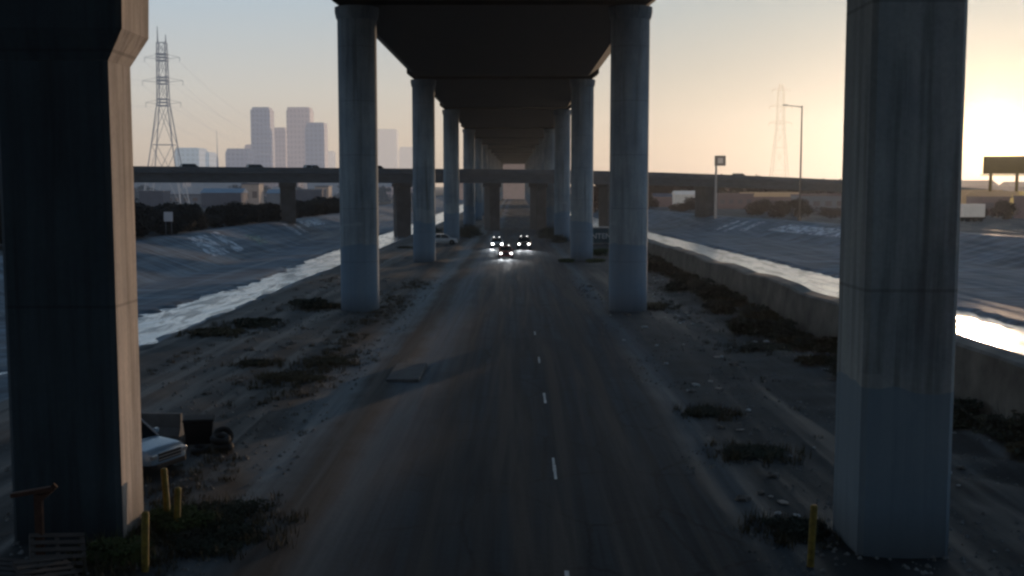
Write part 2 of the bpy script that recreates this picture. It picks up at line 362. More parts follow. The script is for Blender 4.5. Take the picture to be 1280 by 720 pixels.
# water
def water_mat(name, ripple, tint):
    m, nt, N, L = nodes(name); p = N['Principled BSDF']
    r = tex(nt, 1.0, 6, (0.75,0.13,1), 0.7, dist=0.8); r2 = tex(nt, 0.35, 3, (1,0.3,1), 0.5)
    L.new(ramp(nt, r, [(0.43, tint), (0.50, (0.92,0.94,0.95))]), p.inputs['Base Color'])
    p.inputs['Roughness'].default_value = 0.18
    L.new(ramp(nt, r, [(0.40,(0.25,0.25,0.25)),(0.52,(0.75,0.75,0.75))]), p.inputs['Metallic'])
    L.new(bump(nt, math_(nt, 'ADD', r, r2), ripple, 0.25), p.inputs['Normal'])
    return m
def strip(name, x0f, x1f, mt, dz=0):
    yy = axis([(-250,20,20),(20,300,2.5),(300,800,20)])
    mb = MB(); v = []
    for y in yy:
        for k in range(5):
            a, b = x0f(y), x1f(y); v.append((a+(b-a)*k/4, y, base(y)+WZ+dz))
    f = [(j*5+k, j*5+k+1, (j+1)*5+k+1, (j+1)*5+k) for j in range(len(yy)-1) for k in range(4)]
    mb.add(v, f); o = mb.build(name, mt, smooth=True); return tag(o, kind='structure')
strip('river_water', lambda y: waterL(y)-1.8, lambda y: -16, water_mat('rippled_water', 0.7, (0.10,0.17,0.22)))
strip('river_water', lambda y: 21.2, lambda y: waterR(y)+1.5, water_mat('still_water', 0.35, (0.5,0.5,0.5)), dz=-0.02)

# broken lane paint
mk = MB()
for y, l in ((24.0,1.3),(33.6,2.8),(46.0,2.4),(57.0,2.2),(68.5,1.6)):
    xx = 2.84 + 0.03*math.sin(y)
    for q in range(3):
        a = y + l*q/3; b = a + l/3*0.96; w = 0.055 - 0.012*((q+int(y)) % 2)
        z0 = max(gz(xx-w, a), gz(xx+w, a))+0.012; z1 = max(gz(xx-w, b), gz(xx+w, b))+0.012
        mk.add([(xx-w,a,z0),(xx+w,a,z0),(xx+w*1.05,b,z1),(xx-w*0.8,b,z1)], [(0,1,2,3)])
tag(mk.build('road_marking', M_mark), kind='structure')

# pale graffiti panels painted on the banks (flat paint skins a few mm off the slope)
def slope_quad(mb, side, y0, y1, t0, t1, skew=0.0):
    n = 6; v = []
    for i in range(n+1):
        for j in range(3):
            t = t0 + (t1-t0)*i/n; y = y0 + (y1-y0)*j/2 + skew*(i/n)
            x = (bankR(y) - 11 + 11*t) if side > 0 else (bankL(y) + 9 - 9*t)
            v.append((x, y, gz(x, y) + 0.03))
    f = [(i*3+j, i*3+j+1, (i+1)*3+j+1, (i+1)*3+j) for i in range(n) for j in range(2)]
    mb.add(v, f)
def worn(name, col, hole=0.5):
    m = mat(name, col, 0.8, 0.35, 1.5)
    nt = m.node_tree; out = nt.nodes['Material Output']; src = out.inputs[0].links[0].from_socket
    t = nt.nodes.new('ShaderNodeBsdfTransparent'); x = nt.nodes.new('ShaderNodeMixShader')
    n = tex(nt, 0.9, 5, (1,1,1), 0.6)
    nt.links.new(ramp(nt, n, [(hole-0.06,(0,0,0)),(hole+0.06,(1,1,1))]), x.inputs[0])
    nt.links.new(t.outputs[0], x.inputs[1]); nt.links.new(src, x.inputs[2]); nt.links.new(x.outputs[0], out.inputs[0])
    return m
M_graf = worn('faded_white_paint', (0.55,0.61,0.67), 0.49); M_grafg = worn('faded_green_paint', (0.16,0.26,0.24), 0.5)
for side, y0, y1, t0, t1, sk, mt, lab in (
    (1,252,255,0.15,0.8,6,M_graf,'narrow faded white paint band on the right river bank near the sign pole'),
    (1,245,248.5,0.1,0.8,6,M_graf,'wide faded white paint band on the right river bank beside the narrow one'),
    (1,237,241,0.25,0.85,6,M_graf,'third faded white paint band on the right river bank, toward the lamp mast'),
    (1,190,228,0.4,0.8,0,M_graf,'long faded white paint strip lengthwise on the right river bank'),
    (1,128,133,0.25,0.55,3,M_graf,'lone pale paint patch on the right bank past the nearest square pier'),
    (-1,147,157,0.25,0.9,9,M_graf,'broad pale paint patch on the left river bank nearest the square pier'),
    (-1,161,166,0.25,0.95,9,M_graf,'slanting pale paint stroke on the left river bank'),
    (-1,178,186,0.3,0.7,5,M_grafg,'faded green paint patch on the left river bank'),
    (-1,215,219,0.35,0.9,9,M_graf,'thin slanting white paint stroke far along the left river bank'),
    (-1,224,227,0.35,0.9,9,M_graf,'second thin white paint stroke far along the left river bank'),
    (-1,238,262,0.6,0.9,4,M_graf,'large pale paint field high on the left river bank')):
    mb = MB(); slope_quad(mb, side, y0, y1, t0, t1, sk)
    tag(mb.build('painted_patch', mt), lab, 'painted patch', 'faded paint patches on the river banks')

# ------------------------------------------------------------------ main overpass
def soff(y): return 22.45 + 0.005*y
Y0, Y1 = -150, 900
deck = empty('overpass', (0, 0, 0), 0, 'long dark concrete overpass deck running away overhead on two rows of columns', 'overpass')
def extr(mb, prof, y0, y1, zf, n=24):
    secs = [[Vector((x, y0+(y1-y0)*k/n, z+zf(y0+(y1-y0)*k/n))) for x, z in prof] for k in range(n+1)]
    mb.loft(secs)
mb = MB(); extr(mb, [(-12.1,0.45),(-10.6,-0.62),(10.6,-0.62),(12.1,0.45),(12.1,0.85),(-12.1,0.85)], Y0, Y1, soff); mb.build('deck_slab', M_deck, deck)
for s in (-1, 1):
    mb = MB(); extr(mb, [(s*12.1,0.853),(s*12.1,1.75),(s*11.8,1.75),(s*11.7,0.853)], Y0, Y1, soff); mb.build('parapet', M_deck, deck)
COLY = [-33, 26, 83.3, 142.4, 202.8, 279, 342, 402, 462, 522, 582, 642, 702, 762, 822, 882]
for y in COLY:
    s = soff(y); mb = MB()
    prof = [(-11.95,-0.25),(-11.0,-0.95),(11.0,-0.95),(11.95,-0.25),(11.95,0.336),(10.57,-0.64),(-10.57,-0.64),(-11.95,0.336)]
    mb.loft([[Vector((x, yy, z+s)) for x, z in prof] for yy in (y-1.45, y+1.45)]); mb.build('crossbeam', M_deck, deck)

ORD = {83.3:'first', 142.4:'second', 202.8:'third', 279:'fourth', 342:'fifth', 402:'sixth', 462:'seventh', 522:'eighth', 582:'ninth', 642:'tenth', 702:'eleventh', 762:'twelfth', 822:'thirteenth', 882:'last'}
proto = None
CH = 21.0
def make_column():
    root = empty('bridge_column', (0,0,0), 0, 'x', 'column', 'round columns carrying the overpass')
    prof = [(1.425, 0), (1.425, CH-0.8), (1.55, CH-0.7), (1.62, CH-0.3), (1.62, CH)]
    zs = [(1.425, CH*k/12*0.96) for k in range(13)]
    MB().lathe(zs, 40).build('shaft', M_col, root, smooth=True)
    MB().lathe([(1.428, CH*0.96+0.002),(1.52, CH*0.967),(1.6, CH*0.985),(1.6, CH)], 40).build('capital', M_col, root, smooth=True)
    return root
for y in COLY[2:]:
    for s in (-1, 1):
        x = 10.0*s; z0 = gz(x, y)-0.25; top = soff(y)-0.953
        side = 'left' if s < 0 else 'right'
        lab = f'round grey concrete column, {ORD[y]} of the round columns along the {side} side of the road'
        if proto is None: proto = make_column(); c = proto
        else: c = copy_tree(proto)
        c.location = (x, y, z0); c.scale = (1, 1, (top-z0)/CH); c.rotation_euler.z = R.uniform(0, 6); c['label'] = lab

# near square piers
def rect_loft(mb, rows, ch=0.12):
    secs = []
    for x0, x1, y0, y1, z in rows:
        secs.append([Vector(p) for p in ((x0+ch,y0,z),(x1-ch,y0,z),(x1,y0+ch,z),(x1,y1-ch,z),(x1-ch,y1,z),(x0+ch,y1,z),(x0,y1-ch,z),(x0,y0+ch,z))])
    mb.loft(secs)
topz = soff(28)-0.953
r = empty('bridge_pier', (-9.57, 28.2, -0.2), 0, 'massive square pier flaring out above, sunlit down one tan side, at the left edge', 'pier', 'square piers nearest the camera')
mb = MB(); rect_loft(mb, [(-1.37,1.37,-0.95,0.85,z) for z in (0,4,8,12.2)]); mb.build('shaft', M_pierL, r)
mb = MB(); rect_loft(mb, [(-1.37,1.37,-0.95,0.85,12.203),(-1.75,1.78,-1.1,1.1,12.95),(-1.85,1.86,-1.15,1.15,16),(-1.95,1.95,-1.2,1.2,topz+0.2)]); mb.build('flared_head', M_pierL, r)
r = empty('bridge_pier', (10.97, 27.4, -0.2), 0, 'straight square pier with blue-grey painted foot on the right, beside the lane', 'pier', 'square piers nearest the camera')
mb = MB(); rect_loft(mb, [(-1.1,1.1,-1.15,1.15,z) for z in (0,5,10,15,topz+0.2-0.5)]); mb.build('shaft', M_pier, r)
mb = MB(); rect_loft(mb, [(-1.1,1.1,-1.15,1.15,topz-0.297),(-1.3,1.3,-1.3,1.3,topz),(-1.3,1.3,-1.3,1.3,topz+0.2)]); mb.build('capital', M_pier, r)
for s, nm in ((-1,'left'),(1,'right')):
    mb = MB(); rect_loft(mb, [(-1.3,1.3,-1.2,1.2,z) for z in (0,11,soff(-33)-0.75)])
    # piers behind the camera keep the deck up and shade the foreground
    tag(mb.build('bridge_pier', M_pier, loc=(10*s, -33, -0.2)), f'square overpass pier standing behind the viewpoint on the {nm}', 'pier', 'square piers behind the viewpoint')
# abutment closing the far end
ab = empty('abutment', (0,0,0), 0, 'hazy brown abutment closing off the far end of the overpass', 'abutment')
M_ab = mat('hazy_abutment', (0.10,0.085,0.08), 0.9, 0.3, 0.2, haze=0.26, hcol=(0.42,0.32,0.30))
mb = MB(); mb.box(-16, 16, 902, 908, -4, 27.4); mb.build('wall', M_ab, ab)
mb = MB(); mb.add([(-60,960,-3),(60,960,-3),(26,908.01,26),(-26,908.01,26),(26,960,26),(-26,960,26),(60,880,-3),(-60,880,-3),(16.01,901.9,12),(-16.01,901.9,12)],
    [(7,6,8,9),(6,1,4,2,8),(0,7,9,3,5),(2,4,5,3),(0,5,4,1),(8,2,3,9)])
mb.build('earth_slope', M_ab, ab)

# ------------------------------------------------------------------ crossing bridge
def cby(x): return 262 + 0.6*x
def cbh(x): return 12.7 if x < 0 else 12.7 - 2.2*(x/91)**1.7
cb = empty('crossing_bridge', (0,0,0), 0, 'low road bridge crossing the whole riverbed under the overpass', 'bridge')
dirv = Vector((1, 0.6, 0)).normalized(); nrm = Vector((-dirv.y, dirv.x, 0))
def cross(prof, x0, x1, n=40):
    mb = MB(); secs = []
    for k in range(n+1):
        x = x0+(x1-x0)*k/n; c = Vector((x, cby(x), cbh(x)))
        secs.append([c + nrm*a + Vector((0,0,b)) for a, b in prof])
    mb.loft(secs); return mb
XA, XB = -260, 330
cross([(-5,-1.25),(5,-1.25),(5,-0.95),(-5,-0.95)], XA, XB).build('road_slab', M_bridge2, cb)
for a in (-5, 4.7):
    cross([(a,-0.947),(a+0.3,-0.947),(a+0.3,0),(a,0)], XA, XB).build('parapet', M_bridge2, cb)
for a in (-4.0, 3.2):
    cross([(a,-3.1),(a+0.8,-3.1),(a+0.8,-1.253),(a,-1.253)], XA, XB).build('girder', M_bridge2, cb)
for a in (-1.6, 0.8):
    cross([(a,-3.0),(a+0.8,-3.0),(a+0.8,-1.253),(a,-1.253)], XA, XB).build('girder', M_bridge2, cb)
for i, (x, lab) in enumerate([(-92,'wide pier of the low crossing bridge hidden past the big left pier'),
        (-46,'wide dark pier of the low crossing bridge standing on the left levee'),
        (-23.5,'wide dark pier of the low crossing bridge beside the left stream'),
        (-3.9,'pier of the low crossing bridge on the left edge of the road opening, sunlit rim'),
        (6.9,'pier of the low crossing bridge on the right edge of the road opening'),
        (24.5,'pier of the low crossing bridge seen behind the right row of columns'),
        (51,'wide dark pier of the low crossing bridge on the right bank by the sign pole'),
        (100,'wide pier of the low crossing bridge behind the painted right pier')]):
    y = cby(x); z0 = gz(x, y)-0.3; zt = cbh(x)-3.12
    w = 1.55 if abs(x) > 15 else 1.15
    M = Matrix.Translation((0,0,0)) @ Matrix.Rotation(math.atan2(0.6,1)*0.4, 4, 'Z')
    p = empty('bridge_pier', (x, y, z0), 0, lab, 'pier', 'piers under the crossing bridge')
    MB().box(-w, w, -3.6, 3.6, 0, zt-z0-0.9, M).build('shaft', M_bridge2r, p, bevel=0.1)
    MB().box(-w-0.25, w+0.25, -4.2, 4.2, zt-z0-0.897, zt-z0, M).build('cap', M_bridge2r, p, bevel=0.1)

# ------------------------------------------------------------------ right retaining wall
wb = MB(); secs = []
for k in range(0, 141):
    y = -60 + 3.2*k; x = 20.0 - 0.004*max(0, y-40) ; h = 2.5 - 0.25*sm((y-85)/60) + 0.28*noise.noise(Vector((0, y*0.12, 2))) + (0.12 if (k//6) % 2 else 0)
    if y > 150: h *= max(0.35, 1 - (y-150)/160)
    dx = 0.12*noise.noise(Vector((3, y*0.3, 1)))
    b = base(y)
    secs.append([Vector(q) for q in ((x-0.45+dx,y,b-1.3),(x-0.35+dx,y,b+h*0.5),(x-0.25+dx,y,b+h-0.1),(x-0.12,y,b+h),(x+0.75,y,b+h+0.05),(x+0.85,y,b+h-0.08),(x+1.2,y,b-1.4))])
wb.loft(secs)
tag(wb.build('retaining_wall', M_wall), 'long rough concrete retaining wall along the right edge of the dirt lot beside the water', 'wall')

# ------------------------------------------------------------------ foliage
def leaf_cloud(mb, rx, ry, rz, cz, n, size, rr, clumps=14, flat=0):
    cs = []
    for i in range(clumps):
        t = rr.uniform(0, 2*PI); q = rr.random()**0.5*0.75; h = rr.uniform(-0.7, 0.8)
        k = math.sqrt(max(0.1, 1-h*h))
        cs.append((Vector((math.cos(t)*q*rx*k, math.sin(t)*q*ry*k, cz + h*rz*0.8)), rr.uniform(0.25, 0.5)))
    for i in range(n):
        c, s = rr.choice(cs)
        d = Vector((rr.gauss(0,1), rr.gauss(0,1), rr.gauss(0,1))).normalized()*(rr.random()**0.4)
        p = c + Vector((d.x*rx*s, d.y*ry*s, d.z*rz*s))
        if p.z < flat: p.z = flat + rr.random()*0.1
        u = Vector((rr.gauss(0,1), rr.gauss(0,1), rr.gauss(0,1))).normalized(); w = u.orthogonal().normalized()
        a = size*rr.uniform(0.5, 1.3); mb.quad(p, u*a*0.5, w*a*0.32)
def make_tree(seed, H, W, leafm, label, group, n=2200, size=0.38, palm=False):
    rr = random.Random(seed)
    root = empty('tree', (0,0,0), 0, label, 'tree', group)
    tb = MB(); tb.tube((0,0,-0.3), (0.1,0.05,H*0.45), 0.22, 0.14, 8)
    for i in range(6):
        t = rr.uniform(0, 2*PI); e = Vector((math.cos(t)*W*0.35, math.sin(t)*W*0.35, H*rr.uniform(0.6,0.85)))
        tb.tube((0.1,0.05,H*rr.uniform(0.25,0.44)), e, 0.1, 0.03, 6)
    tb.build('trunk', M_bark, root)
    cb_ = MB(); leaf_cloud(cb_, W/2, W/2, H*0.5, H*0.47, n, size, rr, 20, 0.0); cb_.build('crown', leafm, root)
    return root
def make_bush(seed, H, W, leafm, label, group, n=900, size=0.2, name='bush'):
    rr = random.Random(seed)
    root = empty(name, (0,0,0), 0, label, 'bush', group)
    sb = MB()
    for i in range(7):
        t = rr.uniform(0, 2*PI); sb.tube((0,0,-0.15), (math.cos(t)*W*0.3, math.sin(t)*W*0.3, H*rr.uniform(0.4,0.8)), 0.03, 0.01, 5)
    sb.build('stems', M_bark, root)
    b = MB(); leaf_cloud(b, W/2, W/2, H*0.42, H*0.38, n, size, rr, 16, 0.0)
    for i in range(int(n*0.12)):      # dry stalks standing out of the clump
        t = rr.uniform(0, 2*PI); q = rr.random()**0.5*W*0.55; a = Vector((math.cos(t)*q, math.sin(t)*q, 0)); e = a + Vector((rr.gauss(0,.12), rr.gauss(0,.12), H*rr.uniform(.3,1.15)))
        wv = Vector((math.sin(t), -math.cos(t), 0))*size*0.09; b.add([a-wv, a+wv, e], [(0,1,2)])
    b.build('foliage', leafm, root)
    return root
# left levee trees
G = 'dark trees massed on the left levee'
protos = [make_tree(i, h, w, M_leaff, 'dark leafy tree in the dense mass along the top of the left levee', G, 3600, 0.42) for i, (h, w) in enumerate([(5.2,7.5),(5.8,8.5),(4.4,8),(6.4,7)])]
k = 0
for row, (off, st) in enumerate([(-4,5.0),(-10,7.0)]):
    y = 118.0
    while y < 345:
        q = protos[k % 4] if k < 4 else copy_tree(protos[k % 4])
        x = bankL(y)+off+R.uniform(-1.5,1.5)
        q.location = (x, y, gz(x, y)-0.1); q.rotation_euler.z = R.uniform(0,6)
        s = R.uniform(0.8,1.1)*(0.95 if row == 0 else 1.0)*interp(y, [(118,0.95),(155,0.82),(185,0.70),(260,0.66),(340,0.75)])
        if 250 < y < 278 : s *= 0.9
        q.scale = (s*1.1, s*1.1, s); y += st*R.uniform(0.8,1.2); k += 1
# right bank trees
G = 'brownish trees on the right bank'
protos = [make_tree(20+i, h, w, M_leafr, 'dusky rounded tree behind the top of the right bank', G, 1800, 0.42) for i, (h, w) in enumerate([(5.5,8),(6.5,8.5),(4.5,9)])]
spots = [(62,258),(68,262),(74,258),(79,250),(86,246),(92,240),(98,236),(105,238),(112,232),(66,300),(72,322),(80,330),(90,345),(104,350),(118,300),(130,292),(140,300),(152,296),(120,240),(130,250),(50,330),(56,350),(45,370),(38,390)]
for k, (x, y) in enumerate(spots):
    q = protos[k] if k < 3 else copy_tree(protos[k % 3])
    s = R.uniform(0.7,1.05); q.location = (x, y, gz(x,y)-0.1); q.rotation_euler.z = R.uniform(0,6); q.scale = (s,s,s*0.9)
# tall trees added beyond the crossing bridge to keep sun off the left bank
G = 'tall sun-blocking trees added beyond the right end of the crossing bridge'
sun_block_tree = make_tree(90, 12.2, 12, M_leafr, 'tall dusky tree added to block the sun, mostly hidden behind the right half of the crossing bridge', G, 3800, 0.75)
for k in range(19):
    q = sun_block_tree if k == 0 else copy_tree(sun_block_tree)
    x = 27 + k*5.9; y = 432 + R.uniform(-8,8); q.location = (x, y, gz(x,y)-0.2); q.rotation_euler.z = R.uniform(0,6); t_ = R.uniform(0.9,1.05)*(1.0 if x < 95 else 0.85); q.scale = (1,1,t_)
# far trees behind the skyline base, left
G = 'distant trees behind the crossing bridge'
M_leafx = mat('distant_leaves', (0.03,0.035,0.035), 0.9, 0.4, 0.4, bumpy=0, haze=0.2, hcol=(0.13,0.16,0.21))
protos = [make_tree(40+i, h, w, M_leafx, 'hazy distant tree beyond the crossing bridge on the left', G, 1100, 0.8) for i, (h, w) in enumerate([(9,13),(11,14)])]
k = 0
for x in range(-330, -30, 17):
    y = 520 + R.uniform(-60,80)
    q = protos[k] if k < 2 else copy_tree(protos[k % 2])
    s = R.uniform(0.75,1.1); q.location = (x+R.uniform(-5,5), y, gz(x,y)-0.2); q.rotation_euler.z = R.uniform(0,6); q.scale = (s,s,s); k += 1
# scrub along the foot of the retaining wall
G = 'dark scrub along the foot of the retaining wall'
protos = [make_bush(60+i, h, w, m_, 'scrubby dark bush against the foot of the right retaining wall', G) for i, (h, w, m_) in enumerate([(1.1,3.0,M_leafd),(0.8,2.6,M_weed),(1.35,2.8,M_leafd)])]
k = 0; y = 36.0
while y < 150:
    for rep in range(2):
        x = R.uniform(15.8, 19.0) if rep else R.uniform(17.5, 19.2)
        q = protos[k] if k < 3 else copy_tree(protos[k % 3])
        yy = y + R.uniform(-1,1); s = R.uniform(0.65,1.15)
        q.location = (x, yy, gz(x,yy)-0.05); q.rotation_euler.z = R.uniform(0,6); q.scale = (s,s*1.2,s*0.9); k += 1
    y += 3.3
# individual bushes elsewhere
B = [(-13.9,84.2,1.3,2.6,M_leafd,'round black bush at the water side of the first left round column'),
     (-12.5,85.4,0.5,2.0,M_weed,'low scrub joining the round black bush and the first left round column'),
     (-15.6,73.8,0.8,3.0,M_leafd,'low dark bush near the left stream, in front of the round black one'),
     (-17.0,69.0,0.5,2.6,M_weed,'flat weedy clump nearest the left stream'),
     (-8.0,57.0,0.4,2.4,M_weed,'brown weed clump beside the pale wheel track'),
     (-8.9,52.0,0.4,2.8,M_weed,'wide brown weed clump further down beside the pale wheel track'),
     (-11.6,56.5,0.35,1.6,M_leafd,'small dark weed clump alone on the left dirt'),
     (-7.2,28.9,0.9,1.6,M_green,'green weeds at the sunlit corner of the big left pier'),
     (-6.2,29.6,0.55,2.2,M_leafd,'dark weeds behind the yellow bollard at the left'),
     (-5.9,27.4,0.5,1.9,M_leafd,'dark weeds in front of the yellow bollard at the left'),
     (-7.9,26.0,0.8,1.4,M_green,'green weeds in front of the big left pier'),
     (12.2,84.6,0.6,2.2,M_weed,'dry weeds beside the first right round column'),
     (11.6,140.5,0.8,2.2,M_green,'green weeds beside the second right round column'),
     (8.0,141.0,0.8,1.8,M_green,'pale weeds on the road side of the second right round column'),
     (15.6,152.0,2.6,4.6,M_leafd,'big brown bush in front of the teal container'),
     (13.2,156.0,1.6,3.0,M_green,'green bush between the second right round column and the container'),
     (-7.4,215.0,2.6,5.0,M_leafd,'tall dark bush beside the third left round column'),
     (-8.2,228.0,2.8,5.0,M_leafd,'dark bush along the road past the third left round column'),
     (8.6,196.0,2.6,3.6,M_leafd,'dark bush between the second and third right round columns'),
     (8.2,214.0,2.9,4.4,M_leafd,'dark bush behind the third right round column'),
     (8.9,232.0,3.0,4.6,M_leafd,'dark bush near the crossing bridge on the right of the road'),
     (-8.4,244.0,3.2,4.6,M_leafd,'dark bush near the crossing bridge on the left of the road'),
     (-15.5,236.0,2.8,5.5,M_leafd,'dark bush left of the column row near the crossing bridge'),
     (-15.5,178.0,0.5,3.0,M_weed,'low weeds behind the white parked pickup'),
     (-14.0,205.0,2.2,4.2,M_leafd,'dark bush beyond the white parked pickup'),
     (9.2,44.0,0.35,1.4,M_leafd,'dark weed patch on the right dirt beyond the painted pier'),
     (9.6,37.0,0.35,1.7,M_leafd,'low dark weed patch between the lane and the painted pier'),
     (15.5,62.0,0.4,2.6,M_leafd,'flat dark weed clump in the middle of the right dirt'),
     (8.9,28.4,0.45,1.5,M_leafd,'dark weeds beside the yellow bollard at the right')]
halo = []
for i, (x, y, h, w, m_, lab) in enumerate(B):
    q = make_bush(100+i, h, w, m_, lab, None, n=3200 if y < 60 else 1500, size=0.07 if y < 60 else 0.15)
    if y < 100: halo.append((x, y, w))
    q.location = (x, y, gz(x,y)-0.03); q.scale = (1.25, 1.35, 0.75)
# grass tufts as ground cover
gb = MB(); rr = random.Random(5)
def tuft(x, y, h, n):
    z = gz(x, y)
    for i in range(n):
        t = rr.uniform(0, 2*PI); d = Vector((math.cos(t), math.sin(t), 0)); a = Vector((x+rr.gauss(0,0.12), y+rr.gauss(0,0.12), z-0.02))
        b = a + d*h*rr.uniform(0.1,0.6) + Vector((0,0,h*rr.uniform(0.5,1))); w = Vector((-d.y, d.x, 0))*0.018
        gb.add([a-w, a+w, b], [(0,1,2)])
for i in range(1500):
    q = rr.random()
    if q < 0.4: x, y = rr.gauss(-8.2,0.9), rr.uniform(30,110)
    elif q < 0.7: x, y = rr.uniform(12.5,19.3), rr.uniform(28,140)
    elif q < 0.85: x, y = rr.gauss(-7.2,1.2), rr.gauss(28,2.5)
    else: x, y = rr.gauss(-16,1.3), rr.uniform(45,150)
    if noise.noise(Vector((x*0.3, y*0.12, 7))) < -0.05: continue
    tuft(x, y, rr.uniform(0.12,0.35), 14)
for (x, y, w) in halo:
    for k in range(45):
        t = rr.uniform(0, 2*PI); q = w*(0.35+0.5*rr.random()); tuft(x+math.cos(t)*q*1.2, y+math.sin(t)*q*1.3, rr.uniform(0.12,0.5), 12)
tag(gb.build('weeds', M_weed), 'sparse dry weeds growing over the dirt', 'weeds', kind='stuff')

# ------------------------------------------------------------------ litter and stones
def crumple(seed, sx, sy, sz):
    bm = bmesh.new(); bmesh.ops.create_icosphere(bm, subdivisions=2, radius=1); rr = random.Random(seed)
    for v in bm.verts:
        k = 1 + rr.uniform(-0.3,0.3); v.co = Vector((v.co.x*sx*k, v.co.y*sy*k, max(v.co.z*sz*k, -sz*0.3)))
    me = bpy.data.meshes.new('litter'); bm.to_mesh(me); bm.free(); return me
kinds = [('crumpled_paper', crumple(1,0.16,0.12,0.07), M_litter, 'small crumpled white scrap of litter on the right-hand dirt', 'litter', 'pale scraps of litter'),
         ('plastic_bag', crumple(2,0.26,0.15,0.08), M_litter, 'flattened pale plastic bag on the right-hand dirt', 'litter', 'pale plastic bags'),
         ('rubble_lump', crumple(3,0.28,0.22,0.16), M_stone, 'dull lump of rubble lying on the right-hand dirt', 'rubble', 'lumps of rubble'),
         ('cardboard_scrap', crumple(4,0.35,0.22,0.04), M_litterb, 'flattened brown cardboard scrap on the right-hand dirt', 'litter', 'cardboard scraps')]
for kd in kinds: kd[1].materials.append(kd[2])
rr = random.Random(21)
piles = [(9,33),(10.5,42),(9.2,50),(13,60),(16.5,66),(15,75),(12.8,80),(17,90),(14,100),(17.5,52),(13.5,34),(16,110)]
for i in range(110):
    kd = kinds[rr.choice([0,0,0,1,2,2,3])]
    if rr.random() < 0.65: cx_, cy_ = piles[rr.randrange(len(piles))]; x = min(18.6, cx_+rr.gauss(0,0.9)); y = cy_+rr.gauss(0,2.2)
    else: y = 26 + 88*rr.random()**1.2; x = rr.uniform(8.0, 18.6)
    if abs(x-10) < 1.8 and (abs(y-83.3) < 2): x += 4
    if abs(x-10.97) < 1.5 and abs(y-27.4) < 1.6: y += 4
    o = bpy.data.objects.new(kd[0], kd[1]); COL.objects.link(o)
    o.location = (x, y, gz(x,y)+0.03); s = rr.uniform(0.35,0.8)*(1+y/200); o.scale = (s,s,s); o.rotation_euler = (0,0,rr.uniform(0,6))
    tag(o, kd[3], kd[4], kd[5])
for i in range(26):
    y = 35 + 70*rr.random(); x = rr.uniform(-16.2,-10)
    if abs(x+10) < 2 and abs(y-83.3) < 2.5 or y < 45: continue
    o = bpy.data.objects.new('rubble_lump', kinds[2][1]); COL.objects.link(o)
    o.location = (x, y, gz(x,y)+0.02); s = rr.uniform(0.4,1.0); o.scale = (s,s,s); o.rotation_euler = (0,0,rr.uniform(0,6))
    tag(o, 'dull lump of rubble lying on the left-hand dirt', 'rubble', 'lumps of rubble on the left')
gm = MB()
for i in range(5200):
    q = rr.random()
    y = 24 + 90*rr.random()**1.6; x = rr.uniform(7.0,18.8) if q < 0.6 else rr.uniform(-16.5,-5.5)
    if noise.noise(Vector((x*0.35, y*0.2, 17))) < -0.08 and q < 0.95: continue
    s = rr.uniform(0.02,0.075)*(1+y/90); z = gz(x,y)
    a_ = rr.uniform(0,6); c_, d_ = math.cos(a_)*s, math.sin(a_)*s
    gm.add([(x+c_,y+d_,z),(x-d_,y+c_,z),(x-c_*.8,y-d_*.8,z),(x+d_,y-c_,z),(x+c_*.2,y,z+s*.8)], [(0,1,4),(1,2,4),(2,3,4),(3,0,4)])
tag(gm.build('gravel', mat('gravel_stones', (0.13,0.13,0.125), 0.9, 0.7, 1.3)), 'loose gravel and broken stones scattered over the dirt', 'gravel', kind='stuff')
# the concrete slab end on the track
mb = MB(); mb.box(-0.75,0.75,-2.4,2.4,-0.05,0.16)
tag(mb.build('broken_slab', mat('pale_slab', (0.085,0.09,0.095), 0.9, 0.35, 1.5), loc=(-3.6,53.5,gz(-3.6,53.5)), bevel=0.04), 'pale broken concrete slab lying on the road left of the lane dashes', 'slab')

